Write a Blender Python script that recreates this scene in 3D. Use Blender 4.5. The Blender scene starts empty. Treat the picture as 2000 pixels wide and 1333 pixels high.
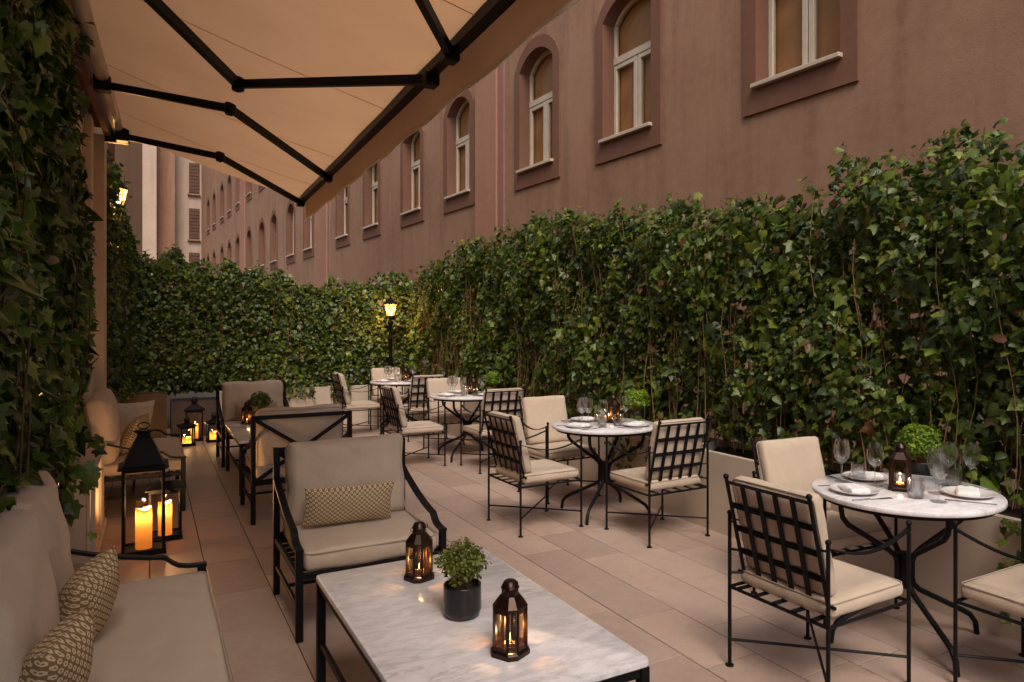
import bpy, math, random
import numpy as np
from mathutils import Vector, Matrix

R = math.radians
scene = bpy.context.scene
COL = scene.collection

# ------------------------------------------------------------------ camera
CAM_H = 1.525
FOCAL, CX, CY = 1402.0, 1115.0, 636.0          # pixels of the 2000 x 1333 photograph
THETA = R(30.5)
cam_data = bpy.data.cameras.new('camera')
cam_data.sensor_fit = 'HORIZONTAL'
cam_data.sensor_width = 36.0
cam_data.lens = FOCAL / 2000 * 36
cam_data.shift_x = (1000 - CX) / 2000
cam_data.shift_y = (CY - 666.5) / 2000
cam_data.clip_start = 0.05
cam_data.clip_end = 500
cam = bpy.data.objects.new('camera', cam_data)
COL.objects.link(cam)
cam.location = (0, 0, CAM_H)
cam.rotation_euler = (R(90), 0, -THETA)
scene.camera = cam

# ------------------------------------------------------------------ sky, sun, exposure
world = bpy.data.worlds.new('World')
scene.world = world
world.use_nodes = True
wn = world.node_tree
wn.nodes.clear()
SUN_EL, SUN_AZ = R(51), R(200)                  # azimuth clockwise from +Y
sky = wn.nodes.new('ShaderNodeTexSky')
sky.sky_type = 'NISHITA'
sky.sun_disc = False
sky.sun_elevation = SUN_EL
sky.sun_rotation = SUN_AZ
sky.dust_density = 4.0
sky.air_density = 1.0
sky.ozone_density = 0.6
hsv = wn.nodes.new('ShaderNodeHueSaturation')
hsv.inputs['Saturation'].default_value = 0.15
bg = wn.nodes.new('ShaderNodeBackground')
bg.inputs['Strength'].default_value = 0.09
wo = wn.nodes.new('ShaderNodeOutputWorld')
wn.links.new(sky.outputs[0], hsv.inputs['Color'])
wn.links.new(hsv.outputs[0], bg.inputs['Color'])
wn.links.new(bg.outputs[0], wo.inputs['Surface'])
sun_data = bpy.data.lights.new('sun', 'SUN')
sun_data.energy = 1.1
sun_data.angle = R(24)
sun_data.color = (1.0, 0.80, 0.61)
sun = bpy.data.objects.new('sun', sun_data)
COL.objects.link(sun)
sd = Vector((math.sin(SUN_AZ) * math.cos(SUN_EL), math.cos(SUN_AZ) * math.cos(SUN_EL), math.sin(SUN_EL)))
sun.rotation_euler = sd.to_track_quat('Z', 'Y').to_euler()
sun.location = (0, 0, 30)
scene.view_settings.view_transform = 'Standard'
scene.view_settings.look = 'None'
scene.view_settings.gamma = 1.0
scene.view_settings.use_curve_mapping = False
scene.view_settings.exposure = 0.84
scene.cycles.use_denoising = True
scene.cycles.max_bounces = 7
scene.cycles.transparent_max_bounces = 12
scene.cycles.caustics_reflective = False
scene.cycles.caustics_refractive = False
scene.cycles.sample_clamp_indirect = 4.0

random.seed(7)
RNG = np.random.default_rng(11)

# ------------------------------------------------------------------ materials
MATS = {}
def mat_new(name):
    m = bpy.data.materials.new(name)
    m.use_nodes = True
    nt = m.node_tree
    nt.nodes.clear()
    out = nt.nodes.new('ShaderNodeOutputMaterial')
    MATS[name] = m
    return m, nt, out
def N(nt, t, **kw):
    n = nt.nodes.new(t)
    for k, v in kw.items():
        if k in n.inputs: n.inputs[k].default_value = v
        else: setattr(n, k, v)
    return n
def ln(nt, a, b): nt.links.new(a, b)
def ramp(nt, fac, stops):
    r = nt.nodes.new('ShaderNodeValToRGB')
    e = r.color_ramp.elements
    while len(e) > 1: e.remove(e[-1])
    e[0].position = stops[0][0]; e[0].color = (*stops[0][1], 1)
    for p, c in stops[1:]:
        x = e.new(p); x.color = (*c, 1)
    ln(nt, fac, r.inputs[0])
    return r.outputs[0]
def noise(nt, vec, scale, detail=4, rough=0.55, dist=0.0):
    n = N(nt, 'ShaderNodeTexNoise', Scale=scale, Detail=detail, Roughness=rough, Distortion=dist)
    if vec is not None: ln(nt, vec, n.inputs['Vector'])
    return n.outputs['Fac']
def objco(nt, scale=(1, 1, 1)):
    t = N(nt, 'ShaderNodeTexCoord')
    m = N(nt, 'ShaderNodeMapping')
    m.inputs['Scale'].default_value = scale
    ln(nt, t.outputs['Object'], m.inputs['Vector'])
    return m.outputs[0]
def geoco(nt, scale=(1, 1, 1)):
    t = N(nt, 'ShaderNodeNewGeometry')
    m = N(nt, 'ShaderNodeMapping')
    m.inputs['Scale'].default_value = scale
    ln(nt, t.outputs['Position'], m.inputs['Vector'])
    return m.outputs[0]
def mixc(nt, fac, a, b, mode='MIX'):
    m = nt.nodes.new('ShaderNodeMix'); m.data_type = 'RGBA'; m.blend_type = mode
    for s, v in ((m.inputs[0], fac), (m.inputs[6], a), (m.inputs[7], b)):
        if isinstance(v, (int, float)): s.default_value = v
        elif isinstance(v, tuple): s.default_value = (*v, 1)
        else: ln(nt, v, s)
    return m.outputs[2]
def bump(nt, h, strength=0.2, dist=0.01):
    b = N(nt, 'ShaderNodeBump', Strength=strength, Distance=dist)
    ln(nt, h, b.inputs['Height'])
    return b.outputs[0]
def principled(nt, out, color, rough=0.6, metal=0.0, normal=None, spec=0.5):
    p = N(nt, 'ShaderNodeBsdfPrincipled')
    if isinstance(color, tuple): p.inputs['Base Color'].default_value = (*color, 1)
    else: ln(nt, color, p.inputs['Base Color'])
    if isinstance(rough, (int, float)): p.inputs['Roughness'].default_value = rough
    else: ln(nt, rough, p.inputs['Roughness'])
    p.inputs['Metallic'].default_value = metal
    p.inputs['Specular IOR Level'].default_value = spec
    if normal is not None: ln(nt, normal, p.inputs['Normal'])
    ln(nt, p.outputs[0], out.inputs['Surface'])
    return p

def m_stucco(name, c1, c2, streak=0.5):
    m, nt, out = mat_new(name)
    g = geoco(nt)
    gs = geoco(nt, (1.2, 1.2, 0.12))
    big = noise(nt, g, 0.7, 5, 0.6)
    st = noise(nt, gs, 3.0, 5, 0.6)
    fine = noise(nt, g, 60, 3, 0.6)
    mid = noise(nt, g, 9, 5, 0.65)
    base = ramp(nt, big, [(0.3, c1), (0.7, c2)])
    dark = tuple(x * 0.74 for x in c1)
    f = N(nt, 'ShaderNodeMapRange'); ln(nt, st, f.inputs[0])
    f.inputs[1].default_value = 0.48; f.inputs[2].default_value = 0.75; f.inputs[3].default_value = 0; f.inputs[4].default_value = streak
    col = mixc(nt, f.outputs[0], base, dark)
    f2 = N(nt, 'ShaderNodeMapRange'); ln(nt, mid, f2.inputs[0])
    f2.inputs[1].default_value = 0.4; f2.inputs[2].default_value = 0.75; f2.inputs[3].default_value = 0; f2.inputs[4].default_value = 0.35
    col = mixc(nt, f2.outputs[0], col, tuple(min(1, x * 1.18) for x in c2))
    a = N(nt, 'ShaderNodeMath', operation='ADD'); ln(nt, fine, a.inputs[0]); ln(nt, mid, a.inputs[1])
    principled(nt, out, col, 0.9, normal=bump(nt, a.outputs[0], 0.35, 0.006), spec=0.2)
    return m
m_stucco('stucco', (0.275, 0.152, 0.100), (0.36, 0.212, 0.146), 0.8)
m_stucco('stucco_pink', (0.34, 0.175, 0.12), (0.40, 0.21, 0.15), 0.35)
m_stucco('stucco_pink_dark', (0.27, 0.14, 0.115), (0.31, 0.165, 0.135), 0.35)
m_stucco('surround', (0.165, 0.080, 0.055), (0.205, 0.102, 0.072), 0.3)
m_stucco('stucco_pale', (0.46, 0.335, 0.265), (0.54, 0.40, 0.325))
m_stucco('pier_paint', (0.58, 0.46, 0.36), (0.64, 0.52, 0.42), 0.3)

def m_simple(name, col, rough=0.5, metal=0.0, vary=0.12, scale=20, bmp=0.0, spec=0.5):
    m, nt, out = mat_new(name)
    o = objco(nt)
    n = noise(nt, o, scale, 4)
    c = ramp(nt, n, [(0.3, tuple(x * (1 - vary) for x in col)), (0.7, tuple(min(1, x * (1 + vary)) for x in col))])
    principled(nt, out, c, rough, metal, bump(nt, n, bmp, 0.004) if bmp else None, spec)
    return m
m_simple('iron', (0.006, 0.006, 0.007), 0.48, 0.0, 0.25, 60, 0.25, 0.16)
m_simple('window_white', (0.56, 0.48, 0.39), 0.5, 0, 0.08, 8)
m_simple('blind', (0.46, 0.26, 0.12), 0.7, 0, 0.2, 2)
m_simple('shutter', (0.115, 0.048, 0.032), 0.6, 0, 0.2, 3)
m_simple('wax', (0.85, 0.70, 0.48), 0.5, 0, 0.03, 10)
m_simple('wood_stem', (0.085, 0.042, 0.02), 0.8, 0, 0.4, 14, 0.3)
m_simple('stem_pale', (0.20, 0.105, 0.048), 0.75, 0, 0.3, 14, 0.3)
m_simple('soil', (0.035, 0.022, 0.014), 0.95, 0, 0.4, 30, 0.6)
m_simple('pot_black', (0.010, 0.010, 0.012), 0.30, 0, 0.2, 30, 0.2)
m_simple('planter', (0.52, 0.43, 0.35), 0.7, 0, 0.07, 2.2, 0.15)
m_simple('planter_brown', (0.115, 0.062, 0.025), 0.75, 0, 0.2, 4, 0.2)
m_simple('planter_dark', (0.042, 0.034, 0.036), 0.7, 0, 0.15, 5, 0.2)
m_simple('lantern_brown', (0.030, 0.013, 0.008), 0.30, 0.55, 0.3, 40, 0.2)
m_simple('lantern_black', (0.006, 0.005, 0.005), 0.5, 0.0, 0.3, 30, 0.2, 0.18)
m_simple('plate', (0.66, 0.62, 0.60), 0.18, 0, 0.02, 5)
m_simple('linen', (0.80, 0.78, 0.78), 0.85, 0, 0.03, 60, 0.3)
m_simple('steel', (0.55, 0.52, 0.50), 0.18, 1.0, 0.1, 10)
m_simple('tube_white', (0.58, 0.47, 0.36), 0.45, 0, 0.05, 5)
m_simple('valance_trim', (0.72, 0.62, 0.52), 0.8, 0, 0.05, 5)
m_simple('ground', (0.10, 0.085, 0.075), 0.9, 0, 0.2, 1.5, 0.2)
m_simple('grout', (0.075, 0.038, 0.024), 0.9, 0, 0.25, 6)
m_simple('drain', (0.14, 0.065, 0.04), 0.6, 0, 0.2, 6)

# terracotta-beige porcelain tile
m, nt, out = mat_new('tile')
g = geoco(nt)
oi = N(nt, 'ShaderNodeObjectInfo')
n1 = noise(nt, g, 2.2, 6, 0.65, 0.4); n2 = noise(nt, g, 14, 5, 0.7); n3 = noise(nt, geoco(nt, (1, 0.5, 1)), 90, 3, 0.7)
c = ramp(nt, n1, [(0.28, (0.40, 0.295, 0.25)), (0.5, (0.46, 0.345, 0.295)), (0.75, (0.52, 0.40, 0.345))])
c = mixc(nt, 0.28, c, ramp(nt, n2, [(0.3, (0.31, 0.22, 0.18)), (0.7, (0.53, 0.40, 0.34))]))
tint = ramp(nt, oi.outputs['Random'], [(0.0, (0.86, 0.84, 0.83)), (0.5, (1.0, 1.0, 1.0)), (1.0, (1.1, 1.07, 1.03))])
c = mixc(nt, 1.0, c, tint, 'MULTIPLY')
dk = N(nt, 'ShaderNodeMapRange'); ln(nt, n3, dk.inputs[0]); dk.inputs[1].default_value = 0.55; dk.inputs[2].default_value = 0.8; dk.inputs[4].default_value = 0.25
c = mixc(nt, dk.outputs[0], c, (0.22, 0.13, 0.095))
rg = N(nt, 'ShaderNodeMapRange'); ln(nt, n1, rg.inputs[0]); rg.inputs[3].default_value = 0.42; rg.inputs[4].default_value = 0.62
principled(nt, out, c, rg.outputs[0], 0, bump(nt, n3, 0.12, 0.002), 0.4)

# woven cushion cloth
def m_cloth(name, col):
    m, nt, out = mat_new(name)
    o = objco(nt)
    oi = N(nt, 'ShaderNodeObjectInfo')
    n1 = noise(nt, o, 6, 4, 0.5, 1.2); n2 = noise(nt, objco(nt, (1, 1, 1)), 420, 2, 0.5)
    cc = ramp(nt, n1, [(0.3, tuple(x * 0.90 for x in col)), (0.7, tuple(x * 1.06 for x in col))])
    cc = mixc(nt, 0.3, cc, ramp(nt, n2, [(0.35, tuple(x * 0.75 for x in col)), (0.65, tuple(x * 1.12 for x in col))]))
    a = N(nt, 'ShaderNodeMath', operation='MULTIPLY_ADD'); ln(nt, n1, a.inputs[0]); a.inputs[1].default_value = 3.0; ln(nt, n2, a.inputs[2])
    p = principled(nt, out, cc, 0.85, 0, bump(nt, a.outputs[0], 0.30, 0.010), 0.25)
    p.inputs['Sheen Weight'].default_value = 0.15
    return m
m_cloth('cushion', (0.58, 0.46, 0.36))
m_cloth('piping', (0.42, 0.34, 0.275))
m_cloth('cushion_white', (0.66, 0.56, 0.45))

# hexagon ring print
m, nt, out = mat_new('hex_print')
uv = N(nt, 'ShaderNodeUVMap')
def lattice(off):
    mp = N(nt, 'ShaderNodeMapping'); mp.inputs['Scale'].default_value = (1 / 0.029, 1 / 0.0255, 1); mp.inputs['Location'].default_value = (off, off, 0)
    ln(nt, uv.outputs[0], mp.inputs[0])
    fr = N(nt, 'ShaderNodeVectorMath', operation='FRACTION'); ln(nt, mp.outputs[0], fr.inputs[0])
    su = N(nt, 'ShaderNodeVectorMath', operation='SUBTRACT'); ln(nt, fr.outputs[0], su.inputs[0]); su.inputs[1].default_value = (0.5, 0.5, 0)
    sc = N(nt, 'ShaderNodeVectorMath', operation='MULTIPLY'); ln(nt, su.outputs[0], sc.inputs[0]); sc.inputs[1].default_value = (1.13, 1.0, 0)
    ab = N(nt, 'ShaderNodeVectorMath', operation='ABSOLUTE'); ln(nt, sc.outputs[0], ab.inputs[0])
    sp = N(nt, 'ShaderNodeSeparateXYZ'); ln(nt, ab.outputs[0], sp.inputs[0])
    a = N(nt, 'ShaderNodeMath', operation='MULTIPLY_ADD'); ln(nt, sp.outputs[0], a.inputs[0]); a.inputs[1].default_value = 0.5
    b = N(nt, 'ShaderNodeMath', operation='MULTIPLY'); ln(nt, sp.outputs[1], b.inputs[0]); b.inputs[1].default_value = 0.866
    ln(nt, b.outputs[0], a.inputs[2])
    mx = N(nt, 'ShaderNodeMath', operation='MAXIMUM'); ln(nt, a.outputs[0], mx.inputs[0]); ln(nt, sp.outputs[0], mx.inputs[1])
    return mx.outputs[0]
mn = N(nt, 'ShaderNodeMath', operation='MINIMUM'); ln(nt, lattice(0.0), mn.inputs[0]); ln(nt, lattice(0.5), mn.inputs[1])
c = ramp(nt, mn.outputs[0], [(0.0, (0.23, 0.135, 0.06)), (0.08, (0.23, 0.135, 0.06)), (0.105, (0.64, 0.53, 0.36)), (0.26, (0.64, 0.53, 0.36)), (0.285, (0.25, 0.15, 0.068)), (1.0, (0.25, 0.15, 0.068))])
wv = noise(nt, objco(nt), 500, 2)
principled(nt, out, c, 0.85, 0, bump(nt, wv, 0.25, 0.003), 0.2)

# marble
m, nt, out = mat_new('marble')
g = geoco(nt)
n1 = noise(nt, geoco(nt, (1.0, 3.4, 1)), 2.3, 8, 0.62, 1.4)
sb = N(nt, 'ShaderNodeMath', operation='SUBTRACT'); ln(nt, n1, sb.inputs[0]); sb.inputs[1].default_value = 0.5
ab = N(nt, 'ShaderNodeMath', operation='ABSOLUTE'); ln(nt, sb.outputs[0], ab.inputs[0])
vein = ramp(nt, ab.outputs[0], [(0.0, (0.34, 0.31, 0.33)), (0.012, (0.52, 0.49, 0.51)), (0.05, (0.76, 0.73, 0.75)), (0.2, (0.88, 0.86, 0.88))])
n2 = noise(nt, geoco(nt, (1.0, 2.2, 1)), 11, 8, 0.7, 0.6)
cl = ramp(nt, n2, [(0.28, (0.60, 0.57, 0.60)), (0.6, (0.88, 0.86, 0.89))])
patch = noise(nt, g, 2.0, 3)
pf = N(nt, 'ShaderNodeMapRange'); ln(nt, patch, pf.inputs[0]); pf.inputs[1].default_value = 0.42; pf.inputs[2].default_value = 0.62
c = mixc(nt, pf.outputs[0], cl, mixc(nt, 0.45, vein, cl))
principled(nt, out, c, 0.16, 0, None, 0.6)

# awning canvas: warm, lets some of the sky through
m, nt, out = mat_new('canvas')
g = geoco(nt)
n1 = noise(nt, g, 1.4, 4); n2 = noise(nt, geoco(nt, (1, 1, 1)), 300, 2)
c = ramp(nt, n1, [(0.3, (0.46, 0.30, 0.195)), (0.7, (0.53, 0.355, 0.235))])
c = mixc(nt, 0.15, c, ramp(nt, n2, [(0.3, (0.4, 0.26, 0.15)), (0.7, (0.62, 0.43, 0.27))]))
d = N(nt, 'ShaderNodeBsdfDiffuse', Roughness=0.5); ln(nt, c, d.inputs['Color'])
t = N(nt, 'ShaderNodeBsdfTranslucent'); ln(nt, mixc(nt, 1.0, c, (1.55, 1.36, 1.18), 'MULTIPLY'), t.inputs['Color'])
bn = bump(nt, n1, 0.3, 0.05); ln(nt, bn, d.inputs['Normal'])
mx = N(nt, 'ShaderNodeMixShader', Fac=0.52); ln(nt, d.outputs[0], mx.inputs[1]); ln(nt, t.outputs[0], mx.inputs[2])
ln(nt, mx.outputs[0], out.inputs[0])

# leaves
def m_leaf(name, stops, rough=0.40, trans=0.28):
    m, nt, out = mat_new(name)
    ge = N(nt, 'ShaderNodeNewGeometry'); oi = N(nt, 'ShaderNodeObjectInfo')
    a = N(nt, 'ShaderNodeMath', operation='ADD'); ln(nt, ge.outputs['Random Per Island'], a.inputs[0]); ln(nt, oi.outputs['Random'], a.inputs[1])
    fr = N(nt, 'ShaderNodeMath', operation='FRACT'); ln(nt, a.outputs[0], fr.inputs[0])
    c = ramp(nt, fr.outputs[0], stops)
    n1 = noise(nt, geoco(nt), 45, 3)
    c = mixc(nt, 0.35, c, mixc(nt, 1.0, c, ramp(nt, n1, [(0.3, (0.5, 0.55, 0.5)), (0.7, (1.5, 1.4, 1.3))]), 'MULTIPLY'))
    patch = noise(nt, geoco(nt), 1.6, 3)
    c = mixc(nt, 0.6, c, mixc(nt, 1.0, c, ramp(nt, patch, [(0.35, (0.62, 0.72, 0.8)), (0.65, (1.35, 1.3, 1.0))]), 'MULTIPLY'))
    p = N(nt, 'ShaderNodeBsdfPrincipled', Roughness=rough)
    ln(nt, c, p.inputs['Base Color']); p.inputs['Specular IOR Level'].default_value = 0.5
    ln(nt, bump(nt, n1, 0.3, 0.01), p.inputs['Normal'])
    t = N(nt, 'ShaderNodeBsdfTranslucent'); ln(nt, mixc(nt, 1.0, c, (1.5, 1.6, 0.6), 'MULTIPLY'), t.inputs[0])
    mx = N(nt, 'ShaderNodeMixShader', Fac=trans); ln(nt, p.outputs[0], mx.inputs[1]); ln(nt, t.outputs[0], mx.inputs[2])
    ln(nt, mx.outputs[0], out.inputs[0])
    return m
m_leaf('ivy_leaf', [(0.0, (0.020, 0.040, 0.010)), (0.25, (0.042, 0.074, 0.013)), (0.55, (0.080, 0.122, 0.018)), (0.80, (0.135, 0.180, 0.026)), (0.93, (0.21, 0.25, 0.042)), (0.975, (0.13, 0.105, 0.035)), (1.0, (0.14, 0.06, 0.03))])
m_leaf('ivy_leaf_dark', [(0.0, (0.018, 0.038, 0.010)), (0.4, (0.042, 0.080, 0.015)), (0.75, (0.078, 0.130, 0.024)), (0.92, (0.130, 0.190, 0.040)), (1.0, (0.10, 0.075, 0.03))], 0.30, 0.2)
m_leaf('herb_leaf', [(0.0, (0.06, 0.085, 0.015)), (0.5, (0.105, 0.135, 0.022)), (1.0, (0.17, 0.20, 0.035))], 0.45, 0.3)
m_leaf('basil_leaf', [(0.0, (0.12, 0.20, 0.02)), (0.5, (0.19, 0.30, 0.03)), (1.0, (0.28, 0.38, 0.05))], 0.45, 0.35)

# glass
def m_glass(name, tint, refl=1.0, rough=0.02, ior=1.5, alpha=None):
    m, nt, out = mat_new(name)
    t = N(nt, 'ShaderNodeBsdfTransparent'); t.inputs[0].default_value = (*tint, 1)
    gl = N(nt, 'ShaderNodeBsdfGlossy', Roughness=rough)
    fz = N(nt, 'ShaderNodeFresnel', IOR=ior)
    ml = N(nt, 'ShaderNodeMath', operation='MULTIPLY'); ln(nt, fz.outputs[0], ml.inputs[0]); ml.inputs[1].default_value = refl
    mx = N(nt, 'ShaderNodeMixShader'); ln(nt, ml.outputs[0], mx.inputs[0]); ln(nt, t.outputs[0], mx.inputs[1]); ln(nt, gl.outputs[0], mx.inputs[2])
    ln(nt, mx.outputs[0], out.inputs[0])
    return m
m, nt, out = mat_new('glass_clear')
gl = N(nt, 'ShaderNodeBsdfGlass', IOR=1.48, Roughness=0.0); gl.inputs[0].default_value = (0.99, 0.99, 1.0, 1)
tr = N(nt, 'ShaderNodeBsdfTransparent'); tr.inputs[0].default_value = (0.985, 0.985, 0.99, 1)
mx = N(nt, 'ShaderNodeMixShader', Fac=0.30); ln(nt, tr.outputs[0], mx.inputs[1]); ln(nt, gl.outputs[0], mx.inputs[2]); ln(nt, mx.outputs[0], out.inputs[0])
m, nt, out = mat_new('glass_frosted')
t = N(nt, 'ShaderNodeBsdfTranslucent'); t.inputs[0].default_value = (0.55, 0.44, 0.26, 1)
tr = N(nt, 'ShaderNodeBsdfTransparent'); tr.inputs[0].default_value = (0.95, 0.92, 0.86, 1)
mx = N(nt, 'ShaderNodeMixShader', Fac=0.15); ln(nt, tr.outputs[0], mx.inputs[1]); ln(nt, t.outputs[0], mx.inputs[2]); ln(nt, mx.outputs[0], out.inputs[0])
m_glass('glass_window', (0.90, 0.84, 0.76), 0.35)
m_glass('glass_lantern', (0.93, 0.90, 0.86), 0.8)
m_glass('glass_amber', (0.95, 0.62, 0.28), 0.8)
def m_emit(name, col, s):
    m, nt, out = mat_new(name)
    e = N(nt, 'ShaderNodeEmission', Strength=s); e.inputs[0].default_value = (*col, 1)
    ln(nt, e.outputs[0], out.inputs[0])
    return m
m_emit('flame', (1.0, 0.50, 0.13), 14.0)
m_emit('bulb', (1.0, 0.66, 0.30), 5.0)

# candle wax: thin translucent shell; pillar candles glow from an added lamp inside
m, nt, out = mat_new('candle_wax')
d = N(nt, 'ShaderNodeBsdfDiffuse'); d.inputs[0].default_value = (0.80, 0.58, 0.34, 1)
t = N(nt, 'ShaderNodeBsdfTranslucent'); t.inputs[0].default_value = (0.95, 0.60, 0.20, 1)
mx = N(nt, 'ShaderNodeMixShader', Fac=0.6); ln(nt, d.outputs[0], mx.inputs[1]); ln(nt, t.outputs[0], mx.inputs[2]); ln(nt, mx.outputs[0], out.inputs[0])

# punched lantern metal: round holes let the candle through
m, nt, out = mat_new('punched_metal')
uv = N(nt, 'ShaderNodeUVMap')
mp = N(nt, 'ShaderNodeMapping'); mp.inputs['Scale'].default_value = (160, 160, 1); ln(nt, uv.outputs[0], mp.inputs[0])
fr = N(nt, 'ShaderNodeVectorMath', operation='FRACTION'); ln(nt, mp.outputs[0], fr.inputs[0])
su = N(nt, 'ShaderNodeVectorMath', operation='SUBTRACT'); ln(nt, fr.outputs[0], su.inputs[0]); su.inputs[1].default_value = (0.5, 0.5, 0)
le = N(nt, 'ShaderNodeVectorMath', operation='LENGTH'); ln(nt, su.outputs[0], le.inputs[0])
lt = N(nt, 'ShaderNodeMath', operation='LESS_THAN'); ln(nt, le.outputs['Value'], lt.inputs[0]); lt.inputs[1].default_value = 0.21
p = N(nt, 'ShaderNodeBsdfPrincipled', Roughness=0.35, Metallic=0.5); p.inputs['Base Color'].default_value = (0.03, 0.014, 0.008, 1)
tr = N(nt, 'ShaderNodeBsdfTransparent')
mx = N(nt, 'ShaderNodeMixShader'); ln(nt, lt.outputs[0], mx.inputs[0]); ln(nt, p.outputs[0], mx.inputs[1]); ln(nt, tr.outputs[0], mx.inputs[2])
ln(nt, mx.outputs[0], out.inputs[0])

# ------------------------------------------------------------------ mesh helpers
class MB:
    def __init__(self): self.v = []; self.f = []; self.uv = []
    def add(self, verts, faces, uvs=None):
        o = len(self.v)
        self.v.extend([tuple(map(float, p)) for p in verts])
        self.f.extend([tuple(i + o for i in fc) for fc in faces])
        if uvs is None: uvs = [(0.0, 0.0)] * len(verts)
        self.uv.extend(uvs)
        return self
    def box(self, lo, hi):
        x0, y0, z0 = lo; x1, y1, z1 = hi
        return self.add([(x0, y0, z0), (x1, y0, z0), (x1, y1, z0), (x0, y1, z0), (x0, y0, z1), (x1, y0, z1), (x1, y1, z1), (x0, y1, z1)],
                        [(3, 2, 1, 0), (4, 5, 6, 7), (0, 1, 5, 4), (1, 2, 6, 5), (2, 3, 7, 6), (3, 0, 4, 7)])
    def bbox(self, lo, hi, b=0.003):       # box with chamfered edges
        c = [(lo[i] + hi[i]) / 2 for i in range(3)]; h = [(hi[i] - lo[i]) / 2 for i in range(3)]
        vs = []; idx = {}
        for ax in range(3):
            for s in (-1, 1):
                for a in (-1, 1):
                    for d in (-1, 1):
                        p = [0, 0, 0]; p[ax] = s * h[ax]
                        o1, o2 = [i for i in range(3) if i != ax]
                        p[o1] = a * (h[o1] - b); p[o2] = d * (h[o2] - b)
                        key = [0, 0, 0]; key[ax] = s; key[o1] = a; key[o2] = d
                        idx[(ax, tuple(key))] = len(vs); vs.append([c[i] + p[i] for i in range(3)])
        fs = []
        for ax in range(3):
            o1, o2 = [i for i in range(3) if i != ax]
            for s in (-1, 1):
                q = []
                for a, d in ((-1, -1), (1, -1), (1, 1), (-1, 1)):
                    k = [0, 0, 0]; k[ax] = s; k[o1] = a; k[o2] = d; q.append(idx[(ax, tuple(k))])
                fs.append(q if (s > 0) == (ax != 1) else q[::-1])
        for ax in range(3):                  # edges parallel to ax
            o1, o2 = [i for i in range(3) if i != ax]
            for a in (-1, 1):
                for d in (-1, 1):
                    k0 = [0, 0, 0]; k0[o1] = a; k0[o2] = d; k1 = list(k0); k0[ax] = -1; k1[ax] = 1
                    fs.append((idx[(o1, tuple(k0))], idx[(o1, tuple(k1))], idx[(o2, tuple(k1))], idx[(o2, tuple(k0))]))
        for k in [(a, d, e) for a in (-1, 1) for d in (-1, 1) for e in (-1, 1)]:
            fs.append((idx[(0, k)], idx[(1, k)], idx[(2, k)]))
        return self.add(vs, fs)
    def sweep(self, pts, prof, up=(0, 0, 1), closed=False, cap=True):
        pts = [Vector(p) for p in pts]; n = len(pts); k = len(prof); up = Vector(up)
        vs = []
        for i, p in enumerate(pts):
            if closed: t = pts[(i + 1) % n] - pts[i - 1]
            elif i == 0: t = pts[1] - p
            elif i == n - 1: t = p - pts[i - 1]
            else: t = (pts[i + 1] - p).normalized() + (p - pts[i - 1]).normalized()
            t.normalize()
            u = up if abs(t.dot(up)) < 0.97 else Vector((1, 0, 0)) if abs(t.x) < 0.9 else Vector((0, 1, 0))
            s = t.cross(u).normalized(); w = s.cross(t).normalized()
            for a, b in prof: vs.append(p + s * a + w * b)
        fs = []
        for i in range(n if closed else n - 1):
            j = (i + 1) % n
            for q in range(k):
                r = (q + 1) % k
                fs.append((i * k + q, i * k + r, j * k + r, j * k + q))
        if cap and not closed:
            fs.append(tuple(range(k))[::-1]); fs.append(tuple((n - 1) * k + q for q in range(k)))
        return self.add(vs, fs)
    def tube(self, pts, r, n=8, **kw):
        return self.sweep(pts, [(r * math.cos(2 * math.pi * i / n), r * math.sin(2 * math.pi * i / n)) for i in range(n)], **kw)
    def bar(self, pts, w, h, **kw):
        return self.sweep(pts, [(-w / 2, -h / 2), (w / 2, -h / 2), (w / 2, h / 2), (-w / 2, h / 2)], **kw)
    def lathe(self, prof, n=16, c=(0, 0, 0), phase=0.0, uvs=None):
        vs = []; fs = []; k = len(prof)
        for i in range(n):
            a = 2 * math.pi * i / n + phase
            for r, z in prof: vs.append((c[0] + r * math.cos(a), c[1] + r * math.sin(a), c[2] + z))
        for i in range(n):
            j = (i + 1) % n
            for q in range(k - 1):
                fs.append((i * k + q, j * k + q, j * k + q + 1, i * k + q + 1))
        return self.add(vs, fs)
    def ball(self, c, r, n=8, m=6):
        return self.lathe([(max(1e-5, r * math.sin(math.pi * i / m)), -r * math.cos(math.pi * i / m)) for i in range(m + 1)], n, c)
    def mesh(self, name, smooth=False):
        me = bpy.data.meshes.new(name)
        me.from_pydata(self.v, [], self.f)
        if any(u != (0.0, 0.0) for u in self.uv):
            l = me.uv_layers.new(name='UVMap')
            vi = np.empty(len(me.loops), dtype=np.int32); me.loops.foreach_get('vertex_index', vi)
            l.data.foreach_set('uv', np.array(self.uv, dtype=np.float32)[vi].ravel())
        if smooth: me.shade_smooth() if hasattr(me, 'shade_smooth') else None
        return me
    def build(self, name, mat, parent=None, smooth=False, loc=None, rot=None):
        me = self.mesh(name, smooth)
        me.materials.append(MATS[mat])
        return link(name, me, parent, loc, rot)

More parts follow.
